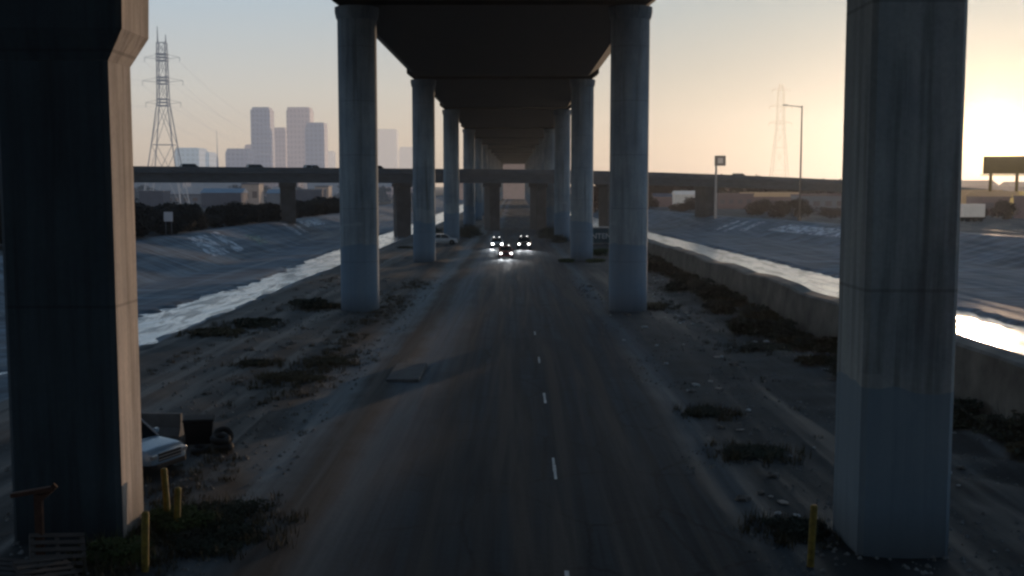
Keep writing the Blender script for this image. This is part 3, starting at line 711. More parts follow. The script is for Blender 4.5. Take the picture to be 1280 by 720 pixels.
# ------------------------------------------------------------------ vehicles (front faces -Y in local space)
def make_car(label, paint, L=4.6, W=1.85, H=1.48, suv=False, pickup=False, lit=False, rooflamps=False, dark_rim=False, name='car', cat='car', group=None):
    root = empty(name, (0,0,0), 0, label, cat, group)
    w = W/2; f = -L/2; belt = H*0.62; hood = H*0.585
    def sec(y, zb, zt, ww, crown=0.03):
        return [Vector(p) for p in ((-ww*0.86,y,zb),(-ww*0.97,y,zb+0.12),(-ww,y,(zb+zt)*0.5),(-ww*0.97,y,zt-0.10),(-ww*0.86,y,zt),(0,y,zt+crown),
                                    (ww*0.86,y,zt),(ww*0.97,y,zt-0.10),(ww,y,(zb+zt)*0.5),(ww*0.97,y,zb+0.12),(ww*0.86,y,zb))]
    zb = 0.24*H/1.48
    S = [sec(f,zb+0.12,hood-0.22,w*0.80,0.01), sec(f+0.08,zb+0.02,hood-0.12,w*0.90), sec(f+0.35,zb,hood-0.05,w*0.98), sec(f+1.25,zb,belt-0.02,w), sec(f+1.5,zb,belt,w),
         sec(L/2-0.9,zb,belt+0.02,w), sec(L/2-0.25,zb,belt,w*0.97), sec(L/2,zb+0.12,belt-0.10,w*0.88)]
    mb = MB(); mb.loft(S); body = mb.build('body', paint, root, smooth=True)
    # cabin
    ys = f+1.15; yt = f+1.95 if not suv else f+1.8
    ye = (L/2-0.15 if suv else L/2-0.55); yte = (L/2-0.45 if suv else L/2-1.35)
    if pickup: ye = 0.75; yte = 0.55
    wt = w*0.74
    P = lambda x, y, z: Vector((x,y,z))
    cab = MB(); b0 = belt-0.03
    cab.add([P(-w*.9,ys,b0),P(w*.9,ys,b0),P(wt,yt,H-0.05),P(-wt,yt,H-0.05),P(-w*.9,ye,b0),P(w*.9,ye,b0),P(wt,yte,H-0.06),P(-wt,yte,H-0.06)],
            [(0,1,2,3),(4,7,6,5),(0,3,7,4),(1,5,6,2),(3,2,6,7),(0,4,5,1)])
    cab.build('windows', M_glass, root)
    rf = MB(); rf.loft([[P(-wt-.02,yy,H-.055),P(-wt*.8,yy,H+.0),P(wt*.8,yy,H+.0),P(wt+.02,yy,H-.055)] for yy in (yt-0.02,yte+0.03)]); rf.build('roof', paint, root, bevel=0.02)
    pl = MB()
    for s in (-1,1):
        pl.tube(P(s*w*.91,ys,b0),P(s*(wt+.01),yt,H-.04),.04,.035,6)
        pl.tube(P(s*w*.91,ye,b0),P(s*(wt+.01),yte,H-.04),.06,.05,6)
        ym = (yt+yte)/2; pl.tube(P(s*w*.905,ym,b0),P(s*(wt+.012),ym,H-.04),.035,.03,6)
    pl.build('pillars', paint, root)
    if pickup:
        MB().box(-w*.82,w*.82,0.95,L/2-0.12,belt+0.002,belt+0.03).build('bed', M_black, root)
    MB().box(-w*.55,w*.55,f-0.012,f+0.1,zb+0.24,hood-0.17).build('grille', M_black, root)
    gb_ = MB()
    for q in range(3): z = zb+0.28+q*0.10; gb_.box(-w*.55,w*.55,f-0.03,f-0.013,z,z+0.03)
    gb_.build('grille_bars', M_rim, root)
    MB().loft([[P(x*w*k,y,z) for x,z in ((-1,zb+.02),(-1,zb+.17),(1,zb+.17),(1,zb+.02))] for y,k in ((f-0.06,.7),(f+0.06,.88),(f+0.3,.975))]).build('front_bumper', paint if not suv else M_black, root, bevel=0.02)
    for s in (-1,1):
        MB().box(s*w*.58 if s > 0 else -w*.86, w*.86 if s > 0 else -w*.58, f-0.01, f+0.16, hood-0.33, hood-0.17).build('headlight', M_head if lit else M_rim, root, bevel=0.03)
        MB().box(s*w*.62 if s > 0 else -w*.88, w*.88 if s > 0 else -w*.62, L/2-0.12, L/2+0.012, belt-0.32, belt-0.15).build('tail_light', M_red, root, bevel=0.02)
        MB().box(min(s*w*.96,s*(w+.17)),max(s*w*.96,s*(w+.17)),ys+.15,ys+.27,belt+.02,belt+.17).build('wing_mirror', paint, root, bevel=0.03)
        MB().box(min(s*w*1.0,s*(w+.012)),max(s*w*1.0,s*(w+.012)),-0.2,-0.02,belt-.2,belt-.165).build('door_handle', M_rim, root)
    wr = 0.34*(1.1 if (suv or pickup) else 1)
    for yy in (f+0.88, L/2-0.92):
        for s in (-1,1):
            MB().tube((s*(w*.90),yy,wr),(s*(w+.006),yy,wr),wr+.07,n=24).build('wheel_arch', M_black, root)
            wh = MB().tube((s*(w-.2),yy,wr),(s*(w+.02),yy,wr),wr,n=24).build('wheel', M_rubber, root, smooth=True, bevel=0.02)
            rm = MB(); rm.tube((s*(w+.0),yy,wr),(s*(w+.026),yy,wr),wr*.22,n=12)
            for q in range(5):
                t = 2*PI*q/5; d = Vector((0,math.cos(t),math.sin(t)))
                rm.tube(Vector((s*(w+.024),yy,wr))+d*wr*.1, Vector((s*(w+.024),yy,wr))+d*wr*.62,.03,.025,5)
            rm.build('rim', M_rim if not dark_rim else M_black, wh)
    if rooflamps:
        for s in (-1,1):
            MB().tube((s*wt*.6,yt+.02,H+.10),(s*wt*.6,yt+.14,H+.10),.06,n=14).build('roof_lamp', M_head2, root)
        MB().box(-wt,wt,yt+.06,yt+.10,H+.0,H+.03).build('lamp_bar', M_black, root)
    return root
def place(o, x, y, rz): o.location = (x, y, gz(x,y)+0.01); o.rotation_euler.z = rz
place(make_car('dark red car with lit headlights, in front of the two other oncoming vehicles', M_red, 4.4, 1.9, 1.55, lit=True, rooflamps=True, dark_rim=True), 0.25, 151.2, rad(2))
place(make_car('white car with lit headlights driving behind the red car, on its left', M_white, 4.5, 1.95, 1.6, suv=True, lit=True, rooflamps=True), -1.45, 178, rad(4))
place(make_car('black sport utility vehicle with lit headlights to the right of the red car', M_blk, 4.7, 2.05, 1.9, suv=True, lit=True, rooflamps=True, dark_rim=True, name='suv', cat='suv'), 2.9, 174, rad(-1))
place(make_car('white pickup parked sideways behind the second left round column', M_white, 6.0, 2.05, 1.75, pickup=True, name='pickup_truck', cat='pickup truck'), -11.2, 188.5, rad(90))
place(make_car('silver blue car parked half hidden behind the big left pier', M_silver, 4.7, 1.9, 1.55, suv=True, name='parked_car'), -11.25, 34.9, rad(68))
for o in COL.objects:      # the white car runs with full beams on
    if o.name.startswith('headlight') and o.parent and 'white car with lit' in str(o.parent.get('label')):
        o.data.materials[0] = M_head3
# spots that the lit headlights throw on the road
for (x, y) in ((0.25,148.8),(-1.45,175.6),(2.9,171.5)):
    for s in (-0.65, 0.65):
        l = bpy.data.lights.new('headlight_beam', 'SPOT'); l.energy = 700; l.spot_size = rad(46); l.spot_blend = 0.8; l.color = (0.9,0.95,1.0); l.shadow_soft_size = 0.1
        o = bpy.data.objects.new('headlight_beam', l); COL.objects.link(o); o.location = (x+s, y-0.2, base(y)+0.75)
        o.rotation_euler = (rad(87), 0, PI)
# traffic on the crossing bridge
for i, (x, lab, pt) in enumerate([(-63,'dark car crossing the low bridge nearest the big left pier',M_blk),(-51.5,'dark car on the low bridge in front of the lattice tower foot',M_blk),
        (-28.5,'dark car on the low bridge below the tallest towers',M_blk),(-41,'white car on the low bridge between the dark ones',M_white),(61,'dark car on the low bridge right of the sign pole',M_blk)]):
    y = cby(x); c = make_car(lab, pt, 4.6, 1.85, 1.6, suv=True, group='cars driving over the crossing bridge')
    c.location = (x, y, cbh(x)-0.93); c.rotation_euler.z = math.atan2(0.6,1)+rad(90)

# ------------------------------------------------------------------ container with lettering
ct = empty('shipping_container', (17.1, 186, gz(17.1,186)+0.02), rad(0), 'teal shipping container with pale letters between the right columns', 'container')
cw = MB(); W_, L_, H_ = 3.4, 6.0, 2.75
cw.box(-W_, W_, 0, L_, 0.12, H_)
for i in range(27):
    x = -W_+0.15 + i*(2*W_-0.3)/26
    if (i % 2) == 0: cw.box(x-0.07, x+0.07, -0.04, -0.003, 0.25, H_-0.15)
cw.build('body', M_teal, ct)
fr = MB(); fr.box(-W_-.05,W_+.05,-.07,-.041,H_-.147,H_+.05); fr.box(-W_-.05,W_+.05,-.07,-.041,.0,.22)
for s in (-1,1): fr.box(s*W_-.06,s*W_+.06,-.075,-.042,.223,H_-.15)
fr.build('frame', mat('container_frame', (0.22,0.25,0.27), 0.6, 0.2, 2), ct)
tx = bpy.data.curves.new('lettering', 'FONT'); tx.body = 'NTEN'; tx.size = 1.25; tx.extrude = 0.01; tx.materials.append(M_letters); tx.align_x = 'CENTER'; tx.offset = 0.02
tmp = bpy.data.objects.new('lettering_text', tx); COL.objects.link(tmp); bpy.context.view_layer.update()
tme = bpy.data.meshes.new_from_object(tmp.evaluated_get(bpy.context.evaluated_depsgraph_get())); bpy.data.objects.remove(tmp)
if not tme.materials: tme.materials.append(M_letters)
to = bpy.data.objects.new('lettering', tme); COL.objects.link(to); to.parent = ct; to.location = (-1.3, -0.09, 0.95); to.rotation_euler = (rad(90),0,0)

# ------------------------------------------------------------------ near props
def bollard(x, y, h, label, lean=0):
    r = empty('bollard', (x, y, gz(x,y)-0.02), 0, label, 'bollard', 'yellow bollards beside the square piers'); r.rotation_euler = (0, lean, 0)
    MB().lathe([(0.085,0),(0.085,h-0.06),(0.07,h-0.015),(0.03,h)], 16).build('post', M_yellow, r, smooth=True)
    MB().lathe([(0.10,0),(0.10,0.03)], 16).build('base_plate', M_rust, r)
bollard(-7.55, 28.9, 1.55, 'tall yellow bollard just right of the silver blue car', rad(-3))
bollard(-7.15, 28.3, 1.25, 'shorter yellow bollard tilting beside its taller neighbour', rad(3))
bollard(-6.98, 25.3, 1.45, 'yellow bollard among green weeds at the foot of the big left pier', rad(2))
bollard(8.55, 25.6, 1.5, 'yellow bollard beside the painted pier on the right', rad(2))
# concrete barrier behind the parked car
br = MB(); br.loft([[Vector((x,y,z)) for x in (xx,) for y, z in ((-0.32,0),(-0.32,0.08),(-0.14,0.35),(-0.09,0.85),(0.09,0.85),(0.14,0.35),(0.32,0.08),(0.32,0))] for xx in (-2.6,2.6)])
o = br.build('concrete_barrier', mat('barrier_concrete', (0.12,0.12,0.12), 0.9, 0.25, 2), loc=(-13.0,39.8,gz(-13,39.8))); o.rotation_euler.z = rad(-2)
tag(o, 'pale concrete traffic barrier lying behind the silver blue parked car', 'barrier')
# black wheeled bin and tyres
t = empty('waste_bin', (-9.35, 38.2, gz(-9.35,38.2)), rad(12), 'squat black wheeled bin standing right of the silver blue car', 'bin')
b_ = MB(); b_.loft([[Vector(p) for p in ((-a,-c,z),(a,-c,z),(a,c,z),(-a,c,z))] for a, c, z in ((0.42,0.36,0.14),(0.50,0.44,0.95))]); b_.build('tub', M_black, t, bevel=0.04)
b_ = MB(); b_.loft([[Vector(p) for p in ((-a,-c,z),(a,-c,z),(a,c,z),(-a,c,z))] for a, c, z in ((0.54,0.48,0.953),(0.50,0.44,1.04))]); b_.build('lid', M_black, t, bevel=0.03)
for s in (-1,1): MB().tube((s*0.40,0.25,0.13),(s*0.50,0.25,0.13),0.13,n=16).build('wheel', M_rubber, t)
def torus(mb, R_, r_, c, ax):
    n, m = 28, 12; vs = []; A = Matrix.Rotation(ax[0],4,'X') @ Matrix.Rotation(ax[1],4,'Y')
    for i in range(n):
        for j in range(m):
            a, b = 2*PI*i/n, 2*PI*j/m; vs.append(Vector(c) + A @ Vector(((R_+r_*math.cos(b))*math.cos(a),(R_+r_*math.cos(b))*math.sin(a), r_*1.2*math.sin(b))))
    mb.add(vs, [(i*m+j, ((i+1)%n)*m+j, ((i+1)%n)*m+(j+1)%m, i*m+(j+1)%m) for i in range(n) for j in range(m)])
for (x, y, z, a, lab) in ((-8.35,37.6,0.36,(rad(78),rad(20)),'black tyre propped upright against the bin'),(-8.2,37.0,0.12,(0,0),'black tyre lying flat at the bottom of the tyre heap'),(-8.95,36.9,0.12,(rad(4),0),'black tyre lying flat in front of the bin'),(-8.3,37.05,0.37,(rad(8),rad(5)),'black tyre lying on top of another tyre')):
    mb = MB(); torus(mb, 0.25, 0.10, (0,0,0), a); tag(mb.build('tyre', M_rubber, smooth=True, loc=(x,y,gz(x,y)+z)), lab, 'tyre', 'old tyres beside the bin')
# rusty post with plate
p = empty('rusty_post', (-9.35, 25.2, gz(-9.35,25.2)), 0, 'rusty post carrying a slanted flat plate before the big left pier', 'post')
MB().box(-0.09,0.09,-0.06,0.06,0,1.85).build('post', M_rust, p, bevel=0.01)
MB().box(-0.62,0.35,-0.10,0.10,-0.05,0.05, Matrix.Translation((0,0,1.92)) @ Matrix.Rotation(rad(-10),4,'Y')).build('plate', M_rust, p, bevel=0.01)
MB().box(0,0.5,-0.03,0.03,-0.06,0.06, Matrix.Translation((0.05,-0.02,1.72)) @ Matrix.Rotation(rad(-42),4,'Y')).build('brace', M_rust, p)
# leaning pallets
def pallet(x, y, rz, tilt, lab):
    r = empty('wooden_pallet', (x, y, gz(x,y)+0.05), rz, lab, 'pallet', 'broken pallets heaped before the big left pier'); r.rotation_euler = (tilt, rad(8), rz)
    for i in range(6): MB().box(-0.6,0.6,i*0.2,i*0.2+0.11,0.09,0.112).build('slat', M_wood, r)
    for i in range(3): MB().box(-0.6+i*0.555,-0.51+i*0.555,0,1.1,0,0.088).build('runner', M_wood, r)
pallet(-8.7, 24.6, rad(30), rad(38), 'grey wooden pallet leaning steeply, topmost of the heap by the big left pier')
pallet(-8.3, 23.6, rad(48), rad(20), 'grey wooden pallet lying low, closest to the lane in the heap')
pallet(-9.6, 23.9, rad(10), rad(12), 'grey wooden pallet lying beneath the rusty post')

# ------------------------------------------------------------------ towers, masts, signs
def lattice(root, mt, zs, ws, r, brace=1, twin=None):
    """four-legged lattice body: zs heights, ws half widths"""
    for sx in (-1,1):
        for sy in (-1,1):
            mb = MB()
            for (z0,w0),(z1,w1) in zip(zip(zs,ws), zip(zs[1:],ws[1:])): mb.tube((sx*w0,sy*w0*.8,z0),(sx*w1,sy*w1*.8,z1),r,n=5)
            mb.build('leg', mt, root)
    mb = MB()
    for i in range(len(zs)-1):
        z0,z1,w0,w1 = zs[i],zs[i+1],ws[i],ws[i+1]
        for sy in (-1,1):
            mb.tube((-w0,sy*w0*.8,z0),(w1,sy*w1*.8,z1),r*.5,n=4); mb.tube((w0,sy*w0*.8,z0),(-w1,sy*w1*.8,z1),r*.5,n=4)
            mb.tube((-w1,sy*w1*.8,z1),(w1,sy*w1*.8,z1),r*.6,n=4)
        for sx in (-1,1):
            mb.tube((sx*w0,-w0*.8,z0),(sx*w1,w1*.8,z1),r*.5,n=4); mb.tube((sx*w1,-w1*.8,z1),(sx*w1,w1*.8,z1),r*.6,n=4)
    mb.build('bracing', mt, root)
X, Yp = -129.3, 420; Z0 = gz(X,Yp)
pt = empty('pylon', (X,Yp,Z0), 0, 'tall twin-peaked lattice power pylon standing behind the crossing bridge at the left', 'pylon')
lattice(pt, M_pylon, [0,23,38.5,47,56,60.5], [7.2,3.9,1.9,1.75,1.6,1.5], 0.22)
for s, h in ((-1,66.5),(1,63.5)): MB().tube((s*1.5,0,60.5),(s*1.5,0,h),0.32,0.12,6).build('peak_mast', M_pylon, pt)
for z, w in ((38,6.5),(46,7.5),(54.5,6.5)):
    mb = MB()
    for sg in (-1,1):
        mb = MB(); mb.tube((sg*1.4,0,z),(sg*w,0,z+0.6),0.09,0.06,5); mb.tube((sg*1.4,0,z+1.8),(sg*w,0,z+0.6),0.07,0.05,5)
        mb.tube((sg*w,0,z+0.6),(sg*w,0,z-1.1),0.09,n=6)
        mb.build('cross_arm', M_pylon, pt)
    mb = MB()
    for dz in (-0.6, 0.6, 1.8):
        for a, b in (((-1.9,-1.5),(1.9,-1.5)),((1.9,-1.5),(1.9,1.5)),((1.9,1.5),(-1.9,1.5)),((-1.9,1.5),(-1.9,-1.5))): mb.tube((*a,z+dz),(*b,z+dz),0.22,n=5)
    mb.build('waist_ring', M_pylon, pt)
# wires run from this pylon off to the right, over the skyline, and to the left
for z, w in ((38,6.5),(46,7.5),(54.5,6.5)):
    for sg in (-1,1):
        mb = MB(); a = Vector((X+sg*w, Yp, Z0+z-1.1))
        for tgt in (Vector((X+sg*w-40, Yp+420, Z0+z-4)), Vector((X+sg*w+30, Yp-560, Z0+z-4))):
            pv = a
            for q in range(1, 15):
                t_ = q/14; c = a.lerp(tgt, t_); c.z -= 36*t_*(1-t_); mb.tube(pv, c, 0.035, n=4, cap=False); pv = c
        tag(mb.build('power_wire', M_wire), f'thin power wire slung from the {"lowest" if z==38 else "middle" if z==46 else "top"} arm on the {"left" if sg<0 else "right"} side of the tall pylon', 'wire', 'wires strung from the tall pylon')
X, Yp = 212, 900; Z0 = gz(X,Yp)
pt = empty('pylon', (X,Yp,Z0), 0, 'faint hazy lattice pylon with three cross arms in the sky left of the lamp mast', 'pylon')
lattice(pt, M_pylonf, [0,20,38,52,62,71,80,88], [8,6,4.4,3.2,2.8,2.5,2.2,1.0], 0.4)
for z, w in ((57,9),(70,9),(83,7)):
    for sg in (-1,1): mb = MB(); mb.tube((0,0,z),(sg*w,0,z+0.5),0.45,0.25,5); mb.tube((0,0,z+2.5),(sg*w,0,z+0.5),0.3,0.2,5); mb.tube((sg*w,0,z+.5),(sg*w,0,z-2),0.3,n=5); mb.build('cross_arm', M_pylonf, pt)
# tall lamp mast on the right bank
x, y = 62.0, 239.0; z0 = gz(x,y)
lm = empty('lamp_mast', (x,y,z0), 0, 'very tall thin lamp mast with one arm, standing on the right bank', 'lamp mast')
MB().tube((0,0,-0.2),(0,0,25.8-z0),0.24,0.13,10).build('pole', M_pole, lm, smooth=True)
MB().tube((0,0,25.5-z0),(-3.2,-0.3,25.9-z0),0.10,0.06,8).build('arm', M_pole, lm)
MB().box(-4.1,-3.1,-0.45,-0.1,25.8-z0,26.0-z0).build('lamp_head', M_pole, lm, bevel=0.03)
MB().lathe([(0.45,0),(0.45,0.6),(0.3,0.62)], 12).build('base', M_pole, lm)
# sign pole
x, y = 51.2, 279; z0 = gz(x,y)
sp_ = empty('sign_pole', (x,y,z0), 0, 'tall pole with a small boxy sign on top, before the crossing bridge', 'sign')
MB().tube((0,0,-0.2),(0,0,16.3-z0),0.34,0.26,10).build('pole', mat('sign_pole_paint', (0.30,0.29,0.28), 0.7, 0.15, 2, haze=0.1, hcol=(0.5,0.45,0.42)), sp_)
sgn = MB().box(-0.4,2.3,-0.35,0.25,13.9-z0,16.4-z0).build('sign_box', mat('sign_box_paint', (0.12,0.10,0.09), 0.7, 0.15, 2, haze=0.12, hcol=(0.55,0.45,0.38)), sp_, bevel=0.05)
MB().box(0.35,1.6,-0.36,-0.352,14.5-z0,15.8-z0).build('sign_panel', mat('sign_panel_paint', (0.5,0.45,0.4), 0.7, 0.15, 2, haze=0.3, hcol=(0.6,0.5,0.42)), sgn)
# billboard by the sun
M_bb = mat('billboard_back', (0.06,0.045,0.02), 0.8, 0.25, 0.4, haze=0.16, hcol=(0.34,0.23,0.08))
bb = empty('billboard', (134,300,gz(134,300)), 0, 'big dark billboard on posts against the glow of the low sun', 'billboard')
zb_ = gz(134,300)
MB().box(-8,9,-0.4,0.4,12.1-zb_,16.8-zb_).build('panel', M_bb, bb, bevel=0.05)
MB().box(-9,9.5,-1.2,-0.45,11.7-zb_,11.95-zb_).build('catwalk', M_bb, bb)
for x in (-6.0, 1.0, 7.0): MB().tube((x,0,-0.3),(x,0,12.1-zb_),0.42,n=10).build('post', M_bb, bb)
# spire and cranes on the skyline
M_sp = mat('hazy_spire', (0.1,0.1,0.12), 0.8, 0.1, 1, haze=0.55, hcol=(0.30,0.32,0.38))
x, y = -290, 1100
o = empty('radio_mast', (x,y,1), 0, 'thin pointed mast on the skyline between the pylon and the towers', 'mast')
MB().tube((0,0,0),(0,0,36),1.6,0.9,6).build('base', M_sp, o); MB().tube((0,0,36),(0,0,62),0.5,0.15,6).build('spike', M_sp, o)

# ------------------------------------------------------------------ buildings
HZ = lambda k: (k)
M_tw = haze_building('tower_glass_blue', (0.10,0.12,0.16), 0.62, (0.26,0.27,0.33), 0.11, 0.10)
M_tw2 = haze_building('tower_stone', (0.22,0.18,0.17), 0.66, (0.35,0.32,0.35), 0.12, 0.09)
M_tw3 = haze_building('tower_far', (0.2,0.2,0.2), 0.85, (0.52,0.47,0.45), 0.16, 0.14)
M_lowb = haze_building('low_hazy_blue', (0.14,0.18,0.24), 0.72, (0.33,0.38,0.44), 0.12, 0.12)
D = 2500
def skyx(px): return 1.64 + (px-645)/1400*D*1.003
def skyz(py): return 9 + (232-py)/1400*D
def tower(x0, x1, ytop, mt, label, style=0, depth=45, dist=None):
    k = 1 if dist is None else dist/D
    a, b, t = skyx(x0)*k, skyx(x1)*k, (skyz(ytop)-9)*k+9
    cx = (a+b)/2; w = (b-a)/2; yy = D*k
    r = empty('skyscraper' if t > 100 else 'office_building', (cx, yy, 0), 0, label, 'skyscraper' if t > 100 else 'building', 'downtown skyline')
    d = depth
    if style == 0:
        MB().box(-w,w,0,d,0,t*0.97).build('wall', mt, r); MB().box(-w*.86,w*.86,3,d-3,t*0.97+.01,t).build('roof', mt, r)
    if style == 1:   # chamfered, stepped crown
        mb = MB(); rect_loft(mb, [(-w,w,0,d,0),(-w,w,0,d,t*0.96)], ch=w*0.12); mb.build('wall', mt, r)
        mb = MB(); rect_loft(mb, [(-w*.96,w*.96,2,d-2,t*0.96+.01),(-w*.93,w*.93,3,d-3,t)], ch=w*0.15); mb.build('crown', mt, r)
    if style == 2:   # with sloped shoulder
        MB().box(-w,w,0,d,0,t*0.9).build('wall', mt, r)
        mb = MB(); mb.add([(-w,0,t*.9+.01),(w,0,t*.9+.01),(w,d,t*.9+.01),(-w,d,t*.9+.01),(-w*.8,0,t),(w*.95,0,t),(w*.95,d,t),(-w*.8,d,t)],
            [(0,1,2,3),(4,7,6,5),(0,4,5,1),(1,5,6,2),(2,6,7,3),(3,7,4,0)]); mb.build('roof', mt, r)
    return r
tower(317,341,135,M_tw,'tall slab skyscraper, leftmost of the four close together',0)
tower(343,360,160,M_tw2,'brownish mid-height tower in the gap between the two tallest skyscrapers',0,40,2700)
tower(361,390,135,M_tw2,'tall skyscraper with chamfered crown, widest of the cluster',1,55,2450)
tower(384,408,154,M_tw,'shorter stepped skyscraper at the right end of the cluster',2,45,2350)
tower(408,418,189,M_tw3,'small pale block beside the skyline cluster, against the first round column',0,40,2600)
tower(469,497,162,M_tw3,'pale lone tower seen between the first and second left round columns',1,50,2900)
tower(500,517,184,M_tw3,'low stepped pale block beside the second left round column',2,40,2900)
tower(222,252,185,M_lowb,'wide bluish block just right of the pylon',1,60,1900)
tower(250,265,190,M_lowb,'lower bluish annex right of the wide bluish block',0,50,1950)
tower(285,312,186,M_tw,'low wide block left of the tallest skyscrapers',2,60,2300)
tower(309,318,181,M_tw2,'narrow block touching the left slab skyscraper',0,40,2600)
# warehouses and houses
def shed(x, y, w, d, h, mt, rmt, label, gable=True, rz=0, wins=0, group='low buildings beyond the river'):
    z = gz(x,y)-0.3
    r = empty('warehouse' if gable else 'commercial_building', (x,y,z), rz, label, 'building', group)
    MB().box(-w/2,w/2,-d/2,d/2,0,h).build('wall', mt, r)
    if gable:
        mb = MB(); e = .4
        mb.loft([[Vector((xx,-d/2-e,h+.01)),Vector((xx,0,h+d*0.16)),Vector((xx,d/2+e,h+.01))] for xx in (-w/2-e,w/2+e)]); mb.build('roof', rmt, r)
    else:
        MB().box(-w/2-.15,w/2+.15,-d/2-.15,d/2+.15,h+.01,h+.5).build('roof', rmt, r)
    for i in range(wins):
        xx = -w/2 + (i+.5)*w/wins
        MB().box(xx-w/wins*.28,xx+w/wins*.28,-d/2-.05,-d/2-.003,h*.4,h*.7).build('window', M_winf, r)
    return r
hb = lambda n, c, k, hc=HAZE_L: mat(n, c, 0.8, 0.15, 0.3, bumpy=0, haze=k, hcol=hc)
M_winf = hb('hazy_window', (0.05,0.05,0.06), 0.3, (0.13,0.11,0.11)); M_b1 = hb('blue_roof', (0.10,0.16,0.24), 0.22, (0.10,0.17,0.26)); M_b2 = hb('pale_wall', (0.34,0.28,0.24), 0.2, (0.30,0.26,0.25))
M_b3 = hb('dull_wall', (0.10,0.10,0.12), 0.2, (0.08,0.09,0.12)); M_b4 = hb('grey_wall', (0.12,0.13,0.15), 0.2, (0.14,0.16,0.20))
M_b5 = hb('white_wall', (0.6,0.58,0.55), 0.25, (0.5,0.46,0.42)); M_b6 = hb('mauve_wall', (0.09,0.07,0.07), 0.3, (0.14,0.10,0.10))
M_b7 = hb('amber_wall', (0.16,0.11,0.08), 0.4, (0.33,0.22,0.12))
def dx(px, Y): return 1.64 + (px-645)/1400*Y*1.003
shed(dx(283,400),400,14,10,5.6,M_b3,M_b1,'warehouse with a pale blue roof behind the levee trees')
shed(dx(318,430),430,6.5,8,8.5,M_b2,M_b3,'pale tan building beside the left pier of the low bridge',False,wins=2)
shed(dx(235,480),480,22,12,4,M_b4,M_b3,'long grey building behind the levee trees below the pylon',False,wins=6)
shed(dx(196,380),380,8,8,6,M_b3,M_b3,'dark shed next to the big left pier above the levee trees',False)
shed(dx(388,400),400,11,10,6.5,M_b3,M_b4,'dark block above the levee trees near the first round column',False)
shed(dx(406,420),420,5,8,7.5,M_b2,M_b4,'narrow tan building touching the first left round column',False,wins=1)
shed(dx(360,460),460,14,10,5,M_b4,M_b1,'grey shed with bluish roof right of the left bridge pier')
shed(dx(857,380),380,8.5,8,5.0,M_b5,M_b5,'small white building left of the dark right bridge pier',True)
shed(dx(830,420),420,9,8,4,M_b6,M_b3,'mauve house by the first right round column',True)
shed(dx(915,380),380,12,8,5,M_b6,M_b6,'mauve building right of the sign pole under the bridge',False,wins=4)
shed(dx(960,390),390,20,10,4.2,M_b6,M_b7,'long mauve house row left of the lamp mast',True,wins=5)
shed(dx(1020,340),340,14,10,5,M_b4,M_b6,'grey building right of the lamp mast below the bridge',False,wins=4)
shed(dx(1205,330),330,16,10,6.5,M_b7,M_b7,'amber lit building just right of the painted pier',False,wins=3)
shed(dx(1245,300),300,14,9,5.2,M_b6,M_b7,'mauve house below the billboard',True,wins=3)
shed(dx(1278,310),310,10,9,6.0,M_b7,M_b7,'amber building at the right edge below the billboard',False,wins=3)
shed(dx(1300,260),260,10,9,5,M_b6,M_b6,'mauve building at the far right edge behind the bank road',False,wins=3)
# white trailer on the right bank
tr_ = empty('trailer', (dx(1211,225),225,gz(dx(1211,225),225)), rad(4), 'white box trailer parked on the right bank beside the painted pier', 'trailer')
MB().box(-2.2,2.2,-1.2,1.2,0.9,3.5).build('box', M_b5, tr_, bevel=0.05)
for s in (-1,1):
    for q in (-1,1): MB().tube((s*1.4,q*1.0,0.45),(s*1.4,q*1.2,0.45),0.45,n=16).build('wheel', M_rubber, tr_)
MB().box(-2.2,2.9,-0.2,0.2,0.6,0.88).build('chassis', M_black, tr_)
# small white sign board among the levee trees
o = empty('sign_board', (dx(212,153)*1.0,153,0), 0, 'small white board standing out against the dark levee trees', 'sign')
o.location.z = gz(o.location.x, 153)
MB().box(-0.6,0.6,-0.04,0.04,2.0,3.3).build('panel', hb('board_paint', (0.5,0.52,0.55), 0.1), o)
for s in (-.4,.4): MB().tube((s,0.08,0),(s,0.08,3.2),0.05,n=8).build('post', M_steel, o)
# far low city strip
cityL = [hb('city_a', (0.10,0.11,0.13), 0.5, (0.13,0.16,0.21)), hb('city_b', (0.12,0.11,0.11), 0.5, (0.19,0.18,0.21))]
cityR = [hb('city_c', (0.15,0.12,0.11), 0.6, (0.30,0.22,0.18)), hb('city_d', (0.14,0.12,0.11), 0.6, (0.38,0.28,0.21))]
rr = random.Random(9)
adj = ['flat-roofed','broad','narrow','boxy','squat']
for i in range(34):
    side = -1 if i % 2 else 1
    y = rr.uniform(700, 1000); px = rr.uniform(165, 520) if side < 0 else rr.uniform(780, 1300)
    x = dx(px, y); w = rr.uniform(22, 50); h = rr.uniform(7, 14) if side < 0 else rr.uniform(5, 9.5)
    shed(x, y, w, 20, h, rr.choice(cityL if side < 0 else cityR), rr.choice(cityL if side < 0 else cityR),
         'hazy low city block on the left horizon behind the levee' if side < 0 else 'hazy low city block on the right horizon behind the bank', rr.random() < .3,
         group='distant low city blocks ' + ('left' if side < 0 else 'right'))
# palm trees / conifers near the billboard
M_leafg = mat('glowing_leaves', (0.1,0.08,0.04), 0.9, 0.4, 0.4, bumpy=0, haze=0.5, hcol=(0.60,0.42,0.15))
pr = make_tree(77, 6.5, 4.5, M_leafg, 'amber backlit tree under the right half of the billboard', 'amber trees under the billboard', 1200, 0.4)
pr.location = (dx(1268,290),290,gz(130,290)); c = copy_tree(pr, (dx(1222,300),300,gz(125,300)), 2, 'amber backlit small tree left of the billboard posts', (0.7,0.7,0.8))
c = copy_tree(pr, (dx(1250,310),310,gz(125,300)), 4, 'amber backlit tree right behind the billboard post', (0.8,0.8,0.75))

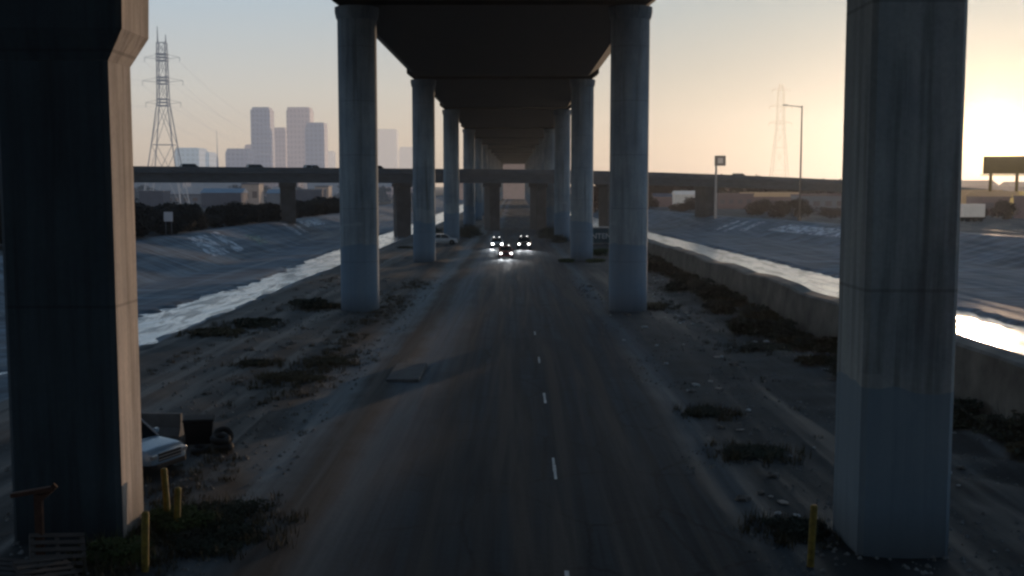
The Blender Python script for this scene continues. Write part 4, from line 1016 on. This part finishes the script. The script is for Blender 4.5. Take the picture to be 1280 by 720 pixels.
# evening haze lying in the river valley
hm = bpy.data.materials.new('valley_haze'); hm.use_nodes = True; hn = hm.node_tree; hn.nodes.remove(hn.nodes['Principled BSDF'])
vs_ = hn.nodes.new('ShaderNodeVolumeScatter'); vs_.inputs['Density'].default_value = 0.00008; vs_.inputs['Anisotropy'].default_value = 0.75; vs_.inputs['Color'].default_value = (0.74,0.86,1.0,1)
hn.links.new(vs_.outputs[0], hn.nodes['Material Output'].inputs['Volume'])
tag(MB().box(-1600,1600,-300,3300,-6,205).build('haze', hm), kind='stuff', label='thin evening haze filling the river valley')
for o in COL.objects:
    if o.parent is None and 'category' in o and 'kind' not in o: o['kind'] = 'thing'
# ------------------------------------------------------------------ world, sun, camera
w = bpy.data.worlds.new('World'); scene.world = w; w.use_nodes = True
nt = w.node_tree; N = nt.nodes; L = nt.links
bg = N['Background']; out = N['World Output']
sky = N.new('ShaderNodeTexSky'); sky.sky_type = 'NISHITA'; sky.sun_disc = False
sky.sun_elevation = SUN_EL; sky.sun_rotation = SUN_AZ; sky.air_density = 1.0; sky.dust_density = 1.0; sky.ozone_density = 1.5
hs = N.new('ShaderNodeHueSaturation'); hs.inputs['Saturation'].default_value = 0.45; L.new(sky.outputs[0], hs.inputs['Color']); L.new(hs.outputs[0], bg.inputs[0]); bg.inputs[1].default_value = 0.012
sd = Vector((math.sin(SUN_AZ)*math.cos(SUN_EL), math.cos(SUN_AZ)*math.cos(SUN_EL), math.sin(SUN_EL)))
tc = N.new('ShaderNodeTexCoord'); sep = N.new('ShaderNodeSeparateXYZ'); L.new(tc.outputs['Generated'], sep.inputs[0])
dot = N.new('ShaderNodeVectorMath'); dot.operation = 'DOT_PRODUCT'; L.new(tc.outputs['Generated'], dot.inputs[0]); dot.inputs[1].default_value = sd
cosd = math_(nt, 'MAXIMUM', dot.outputs['Value'], 0.0)
el = math_(nt, 'MAXIMUM', sep.outputs[2], 0.0)
# thin bright haze layer: pale near the horizon, cooler above
hz = ramp(nt, el, [(0.0,(0.58,0.49,0.42)),(0.035,(0.66,0.58,0.50)),(0.08,(0.64,0.63,0.60)),(0.16,(0.49,0.60,0.70)),(0.35,(0.22,0.33,0.46)),(1.0,(0.09,0.17,0.30))])
warm = math_(nt, 'POWER', cosd, 7.0)
hz = mixc(nt, warm, hz, mixc(nt, 1.0, hz, (0.76,0.68,0.55), 'MULTIPLY'))
back = math_(nt, 'MULTIPLY_ADD', dot.outputs['Value'], 0.32, 0.68)
hz = mixc(nt, 1.0, hz, back, 'MULTIPLY')
glow = math_(nt, 'ADD', math_(nt, 'MULTIPLY', math_(nt, 'POWER', cosd, 320), 0.20), math_(nt, 'ADD', math_(nt, 'MULTIPLY', math_(nt, 'POWER', cosd, 2200), 1.5), math_(nt, 'MULTIPLY', math_(nt, 'POWER', cosd, 9000), 12.0)))
b2 = N.new('ShaderNodeBackground'); L.new(hz, b2.inputs[0]); b2.inputs[1].default_value = 1.0
b3 = N.new('ShaderNodeBackground'); b3.inputs[0].default_value = (1.0,0.66,0.20,1); L.new(glow, b3.inputs[1])
a1 = N.new('ShaderNodeAddShader'); a2 = N.new('ShaderNodeAddShader')
L.new(bg.outputs[0], a1.inputs[0]); L.new(b2.outputs[0], a1.inputs[1]); L.new(a1.outputs[0], a2.inputs[0]); L.new(b3.outputs[0], a2.inputs[1]); L.new(a2.outputs[0], out.inputs[0])

sun = bpy.data.lights.new('sun', 'SUN'); sun.energy = 2.0; sun.angle = rad(0.6); sun.color = (1.0,0.70,0.47)
so = bpy.data.objects.new('sun', sun); COL.objects.link(so); so.rotation_euler = (-sd).to_track_quat('-Z', 'Y').to_euler()

cam = bpy.data.cameras.new('camera'); co = bpy.data.objects.new('camera', cam); COL.objects.link(co)
cam.sensor_width = 36; cam.lens = 36*1400/1280; cam.clip_end = 9000; cam.clip_start = 0.1
co.location = (1.64, 0, 9); co.rotation_euler = (rad(90-5.22), 0, rad(0.2)); scene.camera = co

scene.view_settings.view_transform = 'Standard'; scene.view_settings.look = 'None'; scene.view_settings.exposure = 0
scene.render.engine = 'CYCLES'; scene.cycles.use_denoising = True
scene.cycles.pixel_filter_type = 'BLACKMAN_HARRIS'; scene.cycles.filter_width = 2.6
scene.cycles.max_bounces = 5; scene.cycles.diffuse_bounces = 3; scene.cycles.glossy_bounces = 3; scene.cycles.transparent_max_bounces = 8
